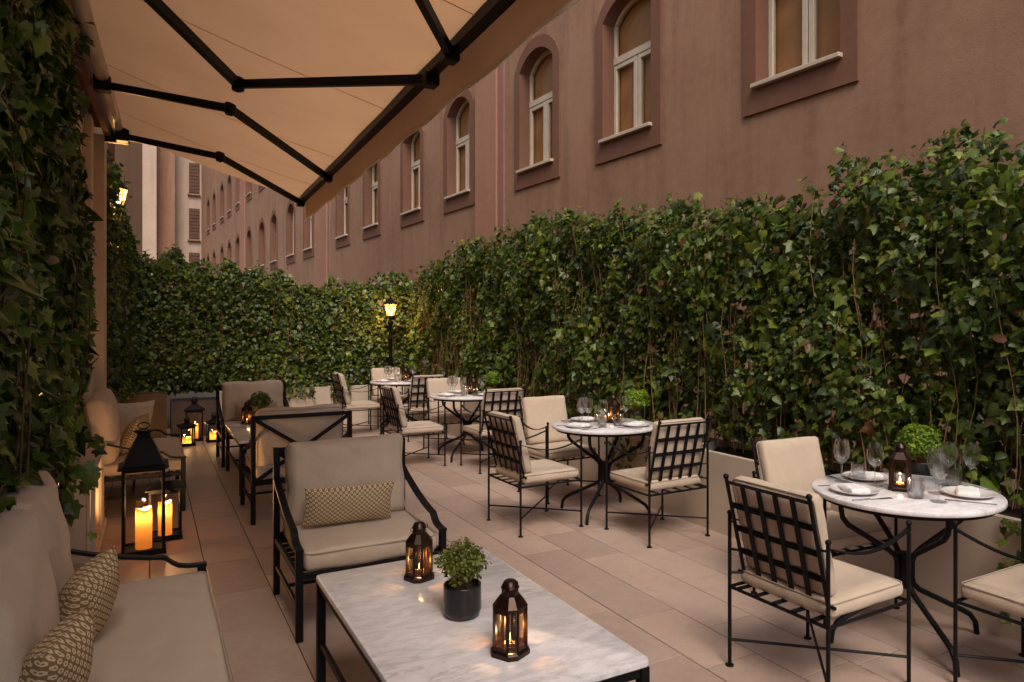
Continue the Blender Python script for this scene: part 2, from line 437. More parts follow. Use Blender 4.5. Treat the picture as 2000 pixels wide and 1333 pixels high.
def link(name, data, parent=None, loc=None, rot=None):
    o = bpy.data.objects.new(name, data)
    COL.objects.link(o)
    if parent is not None: o.parent = parent
    if loc is not None: o.location = loc
    if rot is not None: o.rotation_euler = rot
    return o
def tag(o, label=None, cat=None, group=None, kind=None):
    if label: o['label'] = label
    if cat: o['category'] = cat
    if group: o['group'] = group
    if kind: o['kind'] = kind
    return o
def thing(name, label, cat, loc=(0, 0, 0), rz=0.0, group=None):
    o = bpy.data.objects.new(name, None)
    COL.objects.link(o)
    o.empty_display_size = 0.1
    o.location = loc; o.rotation_euler = (0, 0, rz)
    return tag(o, label, cat, group)
CHILD = {}
def kids(o): return [c for c in bpy.data.objects if c.parent is o]
def copy_tree(o, label, loc, rz):
    ch = [(c, kids(c)) for c in kids(o)]
    r = o.copy(); COL.objects.link(r)
    r.location = loc; r.rotation_euler = (0, 0, rz); r['label'] = label
    for c, gc in ch:
        d = c.copy(); COL.objects.link(d); d.parent = r
        for g_ in gc:
            e = g_.copy(); COL.objects.link(e); e.parent = d
    return r

def smooth_by_angle(o, ang=40):
    me = o.data
    me.shade_smooth()
    try:
        me.set_sharp_from_angle(angle=R(ang))
    except Exception:
        pass
    return o

def cushion(w, d, h, r=0.03, puff=0.02, n=14, wr=0.0, seed=0, corner=0.0):
    """soft box centred on the origin; puff swells the broad faces, corner pulls the corners out"""
    rnd = np.random.default_rng(seed); ph = rnd.uniform(0, 6.28, 8)
    hx, hy, hz = w / 2, d / 2, h / 2
    g = np.linspace(-1, 1, n + 1)
    g = np.sign(g) * (1 - (1 - np.abs(g)) ** 1.35)
    vs = []; fs = []; key = {}
    def vid(p):
        k = tuple(np.round(p, 5))
        if k not in key:
            key[k] = len(vs); q = np.array([p[0] * hx, p[1] * hy, p[2] * hz])
            inner = np.clip(q, [-hx + r, -hy + r, -hz + r], [hx - r, hy - r, hz - r])
            dd = q - inner; L = np.linalg.norm(dd)
            q2 = inner + (dd / L * r if L > 1e-9 else 0)
            fx, fy = 1 - p[0] ** 2, 1 - p[1] ** 2
            q2[2] += np.sign(p[2]) * puff * (max(fx, 0) * max(fy, 0)) ** 0.6 * abs(p[2])
            cc = abs(p[0] * p[1])
            q2[0] *= 1 - corner * (1 - p[1] ** 2); q2[1] *= 1 - corner * (1 - p[0] ** 2)
            if wr:
                q2[2] += np.sign(p[2]) * wr * (math.sin(5 * p[0] + 3 * p[1] + ph[0]) * math.sin(4 * p[1] - 2 * p[0] + ph[1]) + .5 * math.sin(11 * p[0] + ph[2]) * math.sin(9 * p[1] + ph[3]))
                q2[1] += wr * .8 * math.sin(6 * p[0] + ph[4]) * abs(p[1])
                q2[0] += wr * .8 * math.sin(6 * p[1] + ph[5]) * abs(p[0])
            vs.append(tuple(q2))
        return key[k]
    for ax in range(3):
        o1, o2 = [i for i in range(3) if i != ax]
        nn1 = n if o1 != 2 else 4; nn2 = n if o2 != 2 else 4
        g1 = g if o1 != 2 else np.linspace(-1, 1, 5); g2 = g if o2 != 2 else np.linspace(-1, 1, 5)
        for s in (-1, 1):
            for i in range(nn1):
                for j in range(nn2):
                    q = []
                    for a, b in ((i, j), (i + 1, j), (i + 1, j + 1), (i, j + 1)):
                        p = [0, 0, 0]; p[ax] = s; p[o1] = g1[a]; p[o2] = g2[b]; q.append(vid(np.array(p, float)))
                    if (s > 0) != (ax != 1): q = q[::-1]
                    fs.append(tuple(q))
    mb = MB(); mb.add(vs, fs, [(v[0], v[1] if abs(v[2]) < 9 else 0) for v in vs])
    return mb
def pillow(w, h, t, n=16, pinch=0.07, seed=0):
    """throw pillow in the xz plane, front is +y"""
    vs = []; fs = []; uv = []
    g = np.linspace(-1, 1, n + 1); m_ = n + 1
    rnd = random.Random(seed); ph = [rnd.uniform(0, 6.28) for _ in range(4)]
    for s in (1, -1):
        for i, a in enumerate(g):
            for j, b in enumerate(g):
                k = ((1 - a * a) * (1 - b * b)) ** 0.45
                x = a * w / 2 * (1 - pinch * (1 - b * b)); z = b * h / 2 * (1 - pinch * (1 - a * a))
                y = s * t / 2 * k * (1 + 0.08 * math.sin(4 * a + ph[0]) * math.sin(4 * b + ph[1]))
                vs.append((x, y, z)); uv.append((a * w / 2 + 2.0, b * h / 2 + 2.0))
    for s in range(2):
        for i in range(n):
            for j in range(n):
                o = s * m_ * m_
                q = (o + i * m_ + j, o + (i + 1) * m_ + j, o + (i + 1) * m_ + j + 1, o + i * m_ + j + 1)
                fs.append(q[::-1] if s == 0 else q)
    mb = MB(); mb.add(vs, fs, uv); return mb

def struct(name, mb, mat): return tag(mb.build(name, mat), kind='structure')

# ------------------------------------------------------------------ ground and terrace floor
struct('ground', MB().add([(-250, -250, -0.03), (250, -250, -0.03), (250, 250, -0.03), (-250, 250, -0.03)], [(0, 1, 2, 3)]), 'ground')
floor = struct('terrace_floor', MB().box((-0.9, -3.0, -0.028), (4.1, 12.6, -0.006)), 'grout')
TP, TL, GAP = 0.304, 0.605, 0.0055
def tile_mesh(L, W):
    a, b, c = L / 2, W / 2, 0.0025
    mb = MB()
    mb.add([(-b, -a, -0.005), (b, -a, -0.005), (b, a, -0.005), (-b, a, -0.005), (-b, -a, -0.0015), (b, -a, -0.0015), (b, a, -0.0015), (-b, a, -0.0015),
            (-b + c, -a + c, 0), (b - c, -a + c, 0), (b - c, a - c, 0), (-b + c, a - c, 0)],
           [(0, 1, 5, 4), (1, 2, 6, 5), (2, 3, 7, 6), (3, 0, 4, 7), (4, 5, 9, 8), (5, 6, 10, 9), (6, 7, 11, 10), (7, 4, 8, 11), (8, 9, 10, 11)])
    me = mb.mesh('tile'); me.materials.append(MATS['tile']); return me
TM = tile_mesh(TL - GAP, TP - GAP)
rowoff = {0: 5.12, 5: 3.205, 6: 3.05, 7: 3.38}
st_, ct_ = math.sin(THETA), math.cos(THETA)
rt = random.Random(3)
for k in range(-4, 11):
    x = 0.313 + TP * (k + 0.5)
    off = rowoff.get(k, 3.05 + rt.uniform(0, 0.6))
    j = -8
    while True:
        y = off + TL * (j + 0.5); j += 1
        if y > 11.9: break
        if y < 0.6 or x * st_ + y * ct_ < 1.9: continue
        t = link('tile', TM, floor, (x, y, rt.uniform(-0.0005, 0.0005)), (rt.uniform(-0.0012, 0.0012), rt.uniform(-0.0012, 0.0012), 0))

# ------------------------------------------------------------------ rendered building on the right
B_ORG = Vector((5.7, 5.0, 0.0))
BH = 15.0
def bp(s, z, o=0.0):      # s along the wall, o into the building
    return (6 - 0.05 * s + o - B_ORG.x, s + 0.05 * o - B_ORG.y, z)
bld = thing('arched_window_building', 'long salmon stucco building with arched windows behind the right hedge', 'building', B_ORG)
WC = [5.17, 8.0, 10.4, 13.42, 15.95, 18.84, 21.5, 25.6, 28.27, 31.33, 33.9, 37.06, 40.32, 43.16, 45.95, 49.34, 52.16]
PIL = [(11.72, 12.55), (23.1, 24.55), (38.15, 39.5)]
HW, SILLS, OH, RISE = 0.53, (4.13, 7.75), 1.92, 0.26
AN = 8
def arch(c, hw, zs, rise):
    r = (hw * hw + rise * rise) / (2 * rise); pts = []
    a0 = math.asin(hw / r)
    for i in range(AN + 1):
        a = -a0 + 2 * a0 * i / AN
        pts.append((c + r * math.sin(a), zs - (r - rise) + r * math.cos(a)))
    return pts
w = MB()
def wq(s0, s1, z0, z1): w.add([bp(s0, z0), bp(s1, z0), bp(s1, z1), bp(s0, z1)], [(0, 3, 2, 1)])
cur = -6.0
for c in WC:
    wq(cur, c - HW, 0, BH); cur = c + HW
    wq(c - HW, c + HW, 0, SILLS[0])
    for i, zs in enumerate(SILLS):
        top = SILLS[i + 1] if i + 1 < len(SILLS) else BH
        ap = arch(c, HW, zs + OH - RISE, RISE)
        for (a0, b0), (a1, b1) in zip(ap, ap[1:]):
            w.add([bp(a0, b0), bp(a1, b1), bp(a1, top), bp(a0, top)], [(0, 3, 2, 1)])
wq(cur, 56.0, 0, BH)
w.add([bp(-6, BH), bp(56, BH), bp(56, BH, 8), bp(-6, BH, 8)], [(0, 1, 2, 3)])
w.add([bp(56, 0), bp(56, 0, 8), bp(56, BH, 8), bp(56, BH)], [(0, 1, 2, 3)])
w.add([bp(-6, 0), bp(-6, 0, 8), bp(-6, BH, 8), bp(-6, BH)], [(3, 2, 1, 0)])
w.build('wall', 'stucco', bld)
for a, b in PIL:
    p_ = MB()
    vs = [bp(a, 0, 0.02), bp(b, 0, 0.02), bp(b, BH - .1, 0.02), bp(a, BH - .1, 0.02), bp(a, 0, -0.07), bp(b, 0, -0.07), bp(b, BH - .1, -0.07), bp(a, BH - .1, -0.07)]
    p_.add(vs, [(4, 7, 6, 5), (0, 3, 7, 4), (1, 5, 6, 2), (3, 2, 6, 7)])
    pil = p_.build('pilaster', 'stucco_pink', bld)
    s0 = a - 0.22
    q = MB(); vs = [bp(s0, 0, 0.02), bp(a, 0, 0.02), bp(a, BH - .2, 0.02), bp(s0, BH - .2, 0.02), bp(s0, 0, -0.035), bp(a, 0, -0.035), bp(a, BH - .2, -0.035), bp(s0, BH - .2, -0.035)]
    q.add(vs, [(4, 7, 6, 5), (0, 3, 7, 4), (1, 5, 6, 2), (3, 2, 6, 7)])
    q.build('pilaster_edge', 'stucco_pink_dark', pil)

def window_meshes():
    """window in its own frame: x = along the wall (s), y = o into the wall, z up from the sill"""
    H = OH; inner = [(-HW, 0.0)] + arch(0, HW, H - RISE, RISE) + [(HW, 0.0)]
    OW = HW + 0.19
    outer = [(-OW, -0.30)] + arch(0, OW, H - RISE + 0.0, RISE + 0.20) + [(OW, -0.30)]
    sr = MB(); n = len(inner)
    fr_i = [(s, -0.03, z) for s, z in inner]; fr_o = [(s, -0.03, z) for s, z in outer]
    bk_o = [(s, 0.01, z) for s, z in outer]; bk_i = [(s, 0.26, z) for s, z in inner]
    vs = fr_i + fr_o + bk_o + bk_i
    fs = []
    for i in range(n):
        j = (i + 1) % n
        fs += [(i, j, n + j, n + i), (n + i, n + j, 2 * n + j, 2 * n + i), (j, i, 3 * n + i, 3 * n + j)]
    sr.add(vs, fs)
    T = H * 0.60
    fr = MB(); d0, d1 = 0.17, 0.23
    fr.bbox((-HW, d0 - .01, T - 0.05), (HW, d1, T + 0.05), 0.006)                       # transom
    fr.bbox((-HW, d0, 0.0), (-HW + 0.06, d1, T - .052), 0.005); fr.bbox((HW - 0.06, d0, 0.0), (HW, d1, T - .052), 0.005)
    fr.bbox((-HW, d0, T + .052), (-HW + 0.05, d1, H - RISE), 0.005); fr.bbox((HW - 0.05, d0, T + .052), (HW, d1, H - RISE), 0.005)
    for a, b in ((-0.075, -0.008), (0.008, 0.075)): fr.bbox((a, d0 - .004, 0.0), (b, d1, T - .052), 0.005)
    for a, b in ((-HW + .062, -0.077), (0.077, HW - .062)):
        fr.bbox((a, d0, 0.0), (b, d1, 0.09), 0.005); fr.bbox((a, d0, T - .115), (b, d1, T - .054), 0.005)
    ap = arch(0, HW - 0.001, H - RISE, RISE - 0.001); apb = arch(0, HW - 0.05, H - RISE, RISE - 0.05)
    v2 = [(s, d0, z) for s, z in ap] + [(s, d0, z) for s, z in apb] + [(s, d1, z) for s, z in apb]
    k = AN + 1; f2 = []
    for i in range(AN): f2 += [(i, i + 1, k + i + 1, k + i), (k + i, k + i + 1, 2 * k + i + 1, 2 * k + i)]
    fr.add(v2, f2)
    p1 = MB().add([(-HW, 0.2, 0), (0, 0.2, 0), (0, 0.2, T), (-HW, 0.2, T)], [(0, 1, 2, 3)])
    p2 = MB().add([(0, 0.2, 0), (HW, 0.2, 0), (HW, 0.2, T), (0, 0.2, T)], [(0, 1, 2, 3)])
    up = [(-HW, 0.2, T)] + [(s, 0.2, z) for s, z in arch(0, HW, H - RISE, RISE)] + [(HW, 0.2, T)]
    p3 = MB().add(up, [tuple(range(len(up)))[::-1]])
    bl_ = [(-HW, 0.255, 0.0)] + [(s, 0.255, z) for s, z in arch(0, HW, H - RISE, RISE)] + [(HW, 0.255, 0.0)]
    bl = MB().add(bl_, [tuple(range(len(bl_)))[::-1]])
    sl = MB().bbox((-HW - 0.03, -0.09, -0.035), (HW + 0.03, 0.17, 0.012), 0.006)
    res = []
    for nm, mb, mt in (('window_frame', fr, 'window_white'), ('surround', sr, 'surround'), ('window_sill', sl, 'planter'), ('blind', bl, 'blind'), ('pane', p1, 'glass_window'), ('pane', p2, 'glass_window'), ('pane', p3, 'glass_window')):
        me = mb.mesh(nm); me.materials.append(MATS[mt]); res.append((nm, me))
    return res
WM = window_meshes()
WROT = math.atan2(1, -0.05) # direction of +s
for zi, zs in enumerate(SILLS):
    for c in WC:
        b0 = Vector(bp(c, zs))
        fo = bpy.data.objects.new('window', WM[0][1]); COL.objects.link(fo); fo.parent = bld
        # local x -> along wall towards -s so that local y points into the wall
        fo.matrix_basis = Matrix(((0.05, 1.0, 0, b0.x), (-1.0, 0.05, 0, b0.y), (0, 0, 1, b0.z), (0, 0, 0, 1)))
        for nm, me in WM[1:]:
            link(nm, me, fo)

# ------------------------------------------------------------------ far building that closes the view
FY = 57.0
far = thing('far_building', 'pale plaster building with shuttered windows closing the far end', 'building', (1.4, FY, 0))
f_ = MB()
def fx(px): # X on plane Y=FY for a column of the photograph
    u = (px - CX) / FOCAL
    return FY * (st_ + u * ct_) / (ct_ - u * st_) - 1.4
f_.box((fx(338), 0, 0), (6.0, 6, 18)); f_.build('wall', 'stucco_pale', far)
f_ = MB(); f_.box((fx(303), -1.2, 0), (fx(340.5), 6, 18)); f_.build('stair_bay', 'stucco', far)
f_ = MB(); f_.box((fx(200), -2.4, 0), (fx(305), 6, 18)); f_.build('side_bay', 'stucco_pale', far)
for z0 in (3.6, 6.7, 9.9, 13.1, 16.2)[:4]:
    zb = z0 + 0.9
    wd = MB(); wd.bbox((fx(369), -0.06, zb), (fx(389.5), 0.05, zb + 2.15), 0.02)
    wo_ = wd.build('window', 'shutter', far)
    for q in range(9):
        MB().bbox((fx(369.6), -0.09, zb + 0.06 + q * 0.23), (fx(389), -0.055, zb + 0.25 + q * 0.23), 0.012).build('shutter_slat', 'shutter', wo_)
    MB().bbox((fx(366), -0.22, zb - 0.16), (fx(391), 0.0, zb - 0.03), 0.02).build('window_sill', 'stucco', wo_)

# ------------------------------------------------------------------ building on the left that carries the awning
def lx(y): return -0.68 + 0.03 * y
L_ORG = Vector((-0.55, 5, 0))
lb = thing('awning_building', 'tan plaster house wall under the awning at the left edge', 'building', L_ORG)
def lp(x, y, z): return (x - L_ORG.x, y - L_ORG.y, z - L_ORG.z)
def lbox(x0off, x1off, y0, y1, z0, z1):
    mb = MB()
    vs = [lp(lx(y0) + x0off, y0, z0), lp(lx(y0) + x1off, y0, z0), lp(lx(y1) + x1off, y1, z0), lp(lx(y1) + x0off, y1, z0)]
    vs += [(a, b, z1) for a, b, _ in vs]
    return mb.add(vs, [(3, 2, 1, 0), (4, 5, 6, 7), (0, 1, 5, 4), (1, 2, 6, 5), (2, 3, 7, 6), (3, 0, 4, 7)])
lbox(-6, 0, -3, 19, 0, 7).build('wall', 'pier_paint', lb)
lbox(0.0, 0.05, 7.25, 7.45, 0, 3.3).build('pilaster', 'pier_paint', lb)
lbox(0.0, 0.09, 7.95, 8.22, 0, 3.3).build('pilaster', 'pier_paint', lb)
lbox(0.0, 0.06, 9.6, 9.75, 3.4, 7.0).build('downpipe', 'surround', lb)

# ------------------------------------------------------------------ awning
def xr(y): return -0.478 + 0.03 * y
def xb(y): return 1.165 + 0.03 * y
ZR, ZB = 3.365, 2.87
AY0, AY1 = 2.05, 8.0
A_ORG = Vector((0.3, 4.0, 3.0))
aw = thing('retractable_awning', 'tan canvas awning with black folding arms overhead at upper left', 'awning', A_ORG)
def ap_(x, y, z): return (x - A_ORG.x, y - A_ORG.y, z - A_ORG.z)
cl = MB(); NU, NV = 12, 60
for i in range(NV + 1):
    y = AY0 + (AY1 - AY0) * i / NV
    for j in range(NU + 1):
        t = j / NU
        x = xr(y) * (1 - t) + xb(y) * t
        sag = 0.035 * math.sin(math.pi * t) * (0.8 + 0.25 * math.sin(y * 2.6))
        cl.v.append(ap_(x, y, ZR * (1 - t) + ZB * t - sag + 0.004 * math.sin(y * 5.2) * t)); cl.uv.append((0.0, 0.0))
for i in range(NV):
    for j in range(NU):
        a = i * (NU + 1) + j; cl.f.append((a, a + 1, a + NU + 2, a + NU + 1))
clo = cl.build('canopy', 'canvas', aw, True)
for y0 in (2.9, 4.45, 5.95, 7.2):     # sewn seams
    s_ = MB(); pts = []
    for j in range(NU + 1):
        t = j / NU; x = xr(y0) * (1 - t) + xb(y0) * t
        pts.append(ap_(x, y0, ZR * (1 - t) + ZB * t - 0.035 * math.sin(math.pi * t) * (0.8 + 0.25 * math.sin(y0 * 2.6)) - 0.004))
    s_.bar(pts, 0.006, 0.0012); s_.build('seam', 'canvas', clo)
va = MB()                                 # valance
for i in range(NV + 1):
    y = AY0 + (AY1 - AY0) * i / NV
    for z, o in ((ZB + 0.03, 0.035), (ZB - 0.09, 0.04 + 0.004 * math.sin(y * 7)), (ZB - 0.215, 0.045 + 0.008 * math.sin(y * 7))):
        va.v.append(ap_(xb(y) + o, y, z)); va.uv.append((0.0, 0.0))
for i in range(NV):
    for j in range(2):
        a = i * 3 + j; va.f.append((a, a + 1, a + 4, a + 3))
vo = va.build('valance', 'canvas', aw, True)
tr = MB(); tr.bar([ap_(xb(AY0 + (AY1 - AY0) * i / NV) + 0.045 + 0.008 * math.sin((AY0 + (AY1 - AY0) * i / NV) * 7), AY0 + (AY1 - AY0) * i / NV, ZB - 0.218) for i in range(NV + 1)], 0.005, 0.016)
tr.build('hem', 'valance_trim', vo)
MB().bar([ap_(xb(AY0), AY0, ZB - 0.005), ap_(xb(AY1), AY1, ZB - 0.005)], 0.06, 0.075).build('front_bar', 'iron', aw)
MB().bar([ap_(xb(AY0) + 0.012, AY0, ZB + 0.036), ap_(xb(AY1) + 0.012, AY1, ZB + 0.036)], 0.05, 0.02).build('front_bar_cap', 'lantern_black', aw)
MB().tube([ap_(xr(AY0), AY0, ZR - 0.01), ap_(xr(AY1), AY1, ZR - 0.01)], 0.048, 14).build('roller_tube', 'tube_white', aw, True)
MB().bar([ap_(xr(AY0) - 0.09, AY0, ZR - 0.0), ap_(xr(AY1) - 0.09, AY1, ZR - 0.0)], 0.05, 0.14).build('wall_rail', 'surround', aw)
MB().bar([ap_(xr(AY0) - 0.15, AY0, ZR + 0.05), ap_(xr(AY1) - 0.15, AY1, ZR + 0.05)], 0.08, 0.09).build('back_rail', 'surround', aw)
ARMS = [[(-.2, 7.85, 3.28), (.562, 7.20, 3.05), (1.385, 7.94, 2.815)], [(-.285, 6.30, 3.295), (.50, 5.57, 3.05), (1.35, 6.47, 2.815)],
        [(-.36, 3.63, 3.29), (.489, 4.966, 3.046), (1.275, 3.605, 2.81)], [(-.40, 3.05, 3.29), (.45, 2.22, 3.05), (1.237, 3.224, 2.81)]
        ]
for s, e, h_ in ARMS:
    s, e, h_ = (Vector(ap_(*p)) for p in (s, e, h_))
    a1 = MB().bar([s, e], 0.038, 0.055).build('folding_arm', 'iron', aw)
    MB().bar([e, h_], 0.034, 0.050).build('forearm', 'iron', a1)
    j_ = MB(); j_.lathe([(0.001, -0.042), (0.034, -0.042), (0.038, -0.036), (0.038, 0.036), (0.034, 0.042), (0.001, 0.042)], 12, e); j_.lathe([(0.001, -0.05), (0.012, -0.05), (0.012, -0.04)], 8, e)
    smooth_by_angle(j_.build('elbow', 'lantern_black', a1))
    MB().bbox((s.x - 0.06, s.y - 0.06, s.z - 0.05), (s.x + 0.05, s.y + 0.06, s.z + 0.07), 0.01).build('shoulder', 'iron', a1)
    MB().bbox((h_.x - 0.04, h_.y - 0.04, h_.z - 0.04), (h_.x + 0.035, h_.y + 0.04, h_.z + 0.035), 0.008).build('hand_bracket', 'iron', a1)
e_ = ap_(xr(AY1), AY1, ZR - 0.03); MB().bbox((e_[0] - .12, e_[1] - 0.02, e_[2] - .09), (e_[0] + .09, e_[1] + .05, e_[2] + .09), 0.012).build('end_cap', 'iron', aw)

# ------------------------------------------------------------------ planters
def planter(name, label, x0, y0, x1, y1, h, mat, group=None, t=0.03):
    c = Vector(((x0 + x1) / 2, (y0 + y1) / 2, 0))
    o = thing(name, label, 'planter', c, 0, group)
    a, b = (x1 - x0) / 2, (y1 - y0) / 2
    mb = MB()
    def ring(rx, ry, z): return [(-rx, -ry, z), (rx, -ry, z), (rx, ry, z), (-rx, ry, z)]
    rs = [ring(a, b, 0), ring(a, b, h - 0.004), ring(a - 0.004, b - 0.004, h), ring(a - t, b - t, h), ring(a - t, b - t, h - 0.08)]
    vs = [p for r in rs for p in r]; fs = []
    for i in range(len(rs) - 1):
        for k in range(4):
            j = (k + 1) % 4; fs.append((i * 4 + k, i * 4 + j, i * 4 + 4 + j, i * 4 + 4 + k))
    mb.add(vs, fs); mb.build('box', mat, o)
    n = 8; so = MB()
    for i in range(n + 1):
        for k in range(n + 1):
            so.v.append((-a + t + (2 * a - 2 * t) * i / n, -b + t + (2 * b - 2 * t) * k / n, h - 0.05 + random.uniform(-.012, .015))); so.uv.append((0.0, 0.0))
    for i in range(n):
        for k in range(n):
            q = i * (n + 1) + k; so.f.append((q, q + n + 1, q + n + 2, q + 1))
    so.build('soil', 'soil', o)
    return o
PG = 'beige planter boxes along the hedge'
YB = [1.3, 2.9, 4.405, 5.905, 7.405, 8.905, 10.405, 11.49]
lab = ['beige planter box behind the nearest round table', 'beige planter box between nearest and second round tables', 'beige planter box directly behind the second round table', 'beige planter box just past the second round table', 'beige planter box directly behind the third round table', 'beige planter box just past the third round table', 'beige planter box in right corner by farthest round table', '']
for i in range(len(YB) - 1):
    planter('planter_box', lab[i], 3.62, YB[i] + 0.002, 4.08, YB[i + 1] - 0.002, 0.585, 'planter', PG)
for i, (x0, x1, l_) in enumerate([(0.87, 1.62, 'pale planter box on far side, behind the far armchair back'), (1.62, 2.46, 'pale planter box on far side, right of the far armchair'), (2.46, 3.615, 'pale planter box on far side, behind the farthest round table')]):
    planter('planter_box', l_, x0 + .002, 11.5, x1 - .002, 11.95, 0.575, 'planter', PG)
planter('dark_planter', 'dark grey planter box behind the three floor lanterns', 0.27, 11.12, 0.85, 11.6, 0.49, 'planter_dark')
planter('brown_planter', 'brown planter box in the corner past the far sofa', -0.36, 11.15, 0.22, 11.6, 0.60, 'planter_brown')

pd = thing('pedestal_planter', 'pale panelled planter pedestal in the ivy behind the tall lantern', 'planter', (-0.46, 5.9, 0))
MB().bbox((-0.17, -0.35, 0.05), (0.17, 0.66, 0.60), 0.004).build('box', 'planter', pd)
MB().bbox((-0.185, -0.365, 0.0), (0.185, 0.675, 0.0495), 0.004).build('plinth', 'planter', pd)
MB().bbox((-0.185, -0.365, 0.6005), (0.185, 0.675, 0.63), 0.004).build('rim', 'planter', pd)
for x0 in (-0.15, -0.06, 0.03, 0.12): MB().bbox((x0, -0.362, 0.06), (x0 + 0.022, -0.3505, 0.59), 0.003).build('moulding', 'planter', pd)
# ------------------------------------------------------------------ ivy
def leaf_template(detail=True):
    half = [(0.0, 0.03), (0.17, -0.10), (0.44, -0.03), (0.35, 0.17), (0.60, 0.44), (0.27, 0.50), (0.0, 1.0)] if detail else [(0.0, 0.0), (0.42, -0.02), (0.52, 0.42), (0.0, 1.0)]
    pts = [(0.0, 0.36)] + half + [(-x, y) for x, y in half[-2:0:-1]]
    v = np.array([(x, y - 0.3, -0.34 * abs(x) ** 1.3 - 0.25 * (y - 0.36) ** 2) for x, y in pts])
    n = len(pts) - 1
    f = np.array([(0, 1 + (i + 1) % n, 1 + i) for i in range(n)])
    return v, f[:, ::-1]
LEAF_HI = leaf_template(True); LEAF_LO = leaf_template(False)
def leaf_heart():
    half = [(0.0, 0.04), (0.20, -0.06), (0.40, 0.08), (0.40, 0.34), (0.24, 0.66), (0.0, 1.0)]
    pts = [(0.0, 0.36)] + half + [(-x, y) for x, y in half[-2:0:-1]]
    v = np.array([(x, y - 0.3, -0.40 * abs(x) ** 1.2 - 0.35 * (y - 0.36) ** 2 + 0.05 * math.sin(9 * y)) for x, y in pts]); n = len(pts) - 1
    return v, np.array([(0, 1 + (i + 1) % n, 1 + i) for i in range(n)])[:, ::-1]
LEAF_HEART = leaf_heart()
def leaf_frames(nrm, tip_bias, jn, jt, n, rng):
    m = np.asarray(nrm) + rng.normal(0, jn, (n, 3)); m /= np.linalg.norm(m, axis=1)[:, None]
    t = np.asarray(tip_bias) + rng.normal(0, jt, (n, 3)); t -= (t * m).sum(1)[:, None] * m; t /= np.linalg.norm(t, axis=1)[:, None]
    x = np.cross(t, m)
    return np.stack([x, t, m], axis=2)          # columns
def leaf_mesh(name, P, F, S, tmpl, mat):
    v, f = tmpl; n = len(P)
    V = P[:, None, :] + S[:, None, None] * np.einsum('nij,kj->nki', F, v)
    FI = (np.arange(n) * len(v))[:, None, None] + f[None]
    me = bpy.data.meshes.new(name)
    V = V.reshape(-1, 3); FI = FI.reshape(-1, 3)
    me.vertices.add(len(V)); me.vertices.foreach_set('co', V.astype(np.float32).ravel())
    me.loops.add(FI.size); me.loops.foreach_set('vertex_index', FI.astype(np.int32).ravel())
    me.polygons.add(len(FI)); me.polygons.foreach_set('loop_start', np.arange(0, FI.size, 3, dtype=np.int32))
    try: me.polygons.foreach_set('loop_total', np.full(len(FI), 3, dtype=np.int32))
    except Exception: pass
    me.update(calc_edges=True); me.validate()
    me.materials.append(MATS[mat]); me.shade_smooth()
    return me
def single_leaf(tmpl, mat):
    mb = MB(); mb.add(tmpl[0], [tuple(map(int, q)) for q in tmpl[1]])
    me = mb.mesh('leaf'); me.materials.append(MATS[mat]); me.shade_smooth(); return me
LEAF_SINGLE = {m_: (single_leaf(LEAF_HI, m_), single_leaf(LEAF_HEART, m_)) for m_ in ('ivy_leaf', 'ivy_leaf_dark')}
def to_px(P):
    d = P[:, 0] * st_ + P[:, 1] * ct_; u = P[:, 0] * ct_ - P[:, 1] * st_
    d = np.where(np.abs(d) < 1e-3, 1e-3, d)
    return CX + FOCAL * u / d, CY + FOCAL * (CAM_H - P[:, 2]) / d, d
def wob(a, b, ph):
    return (np.sin(a * 2.3 + ph) * np.sin(b * 3.1 + ph * 1.7) * 0.5 + np.sin(a * 6.1 + ph * 2.1 + b * 2) * np.sin(b * 7.3 + ph) * 0.3 + np.sin(a * 14 + b * 9 + ph) * 0.12)
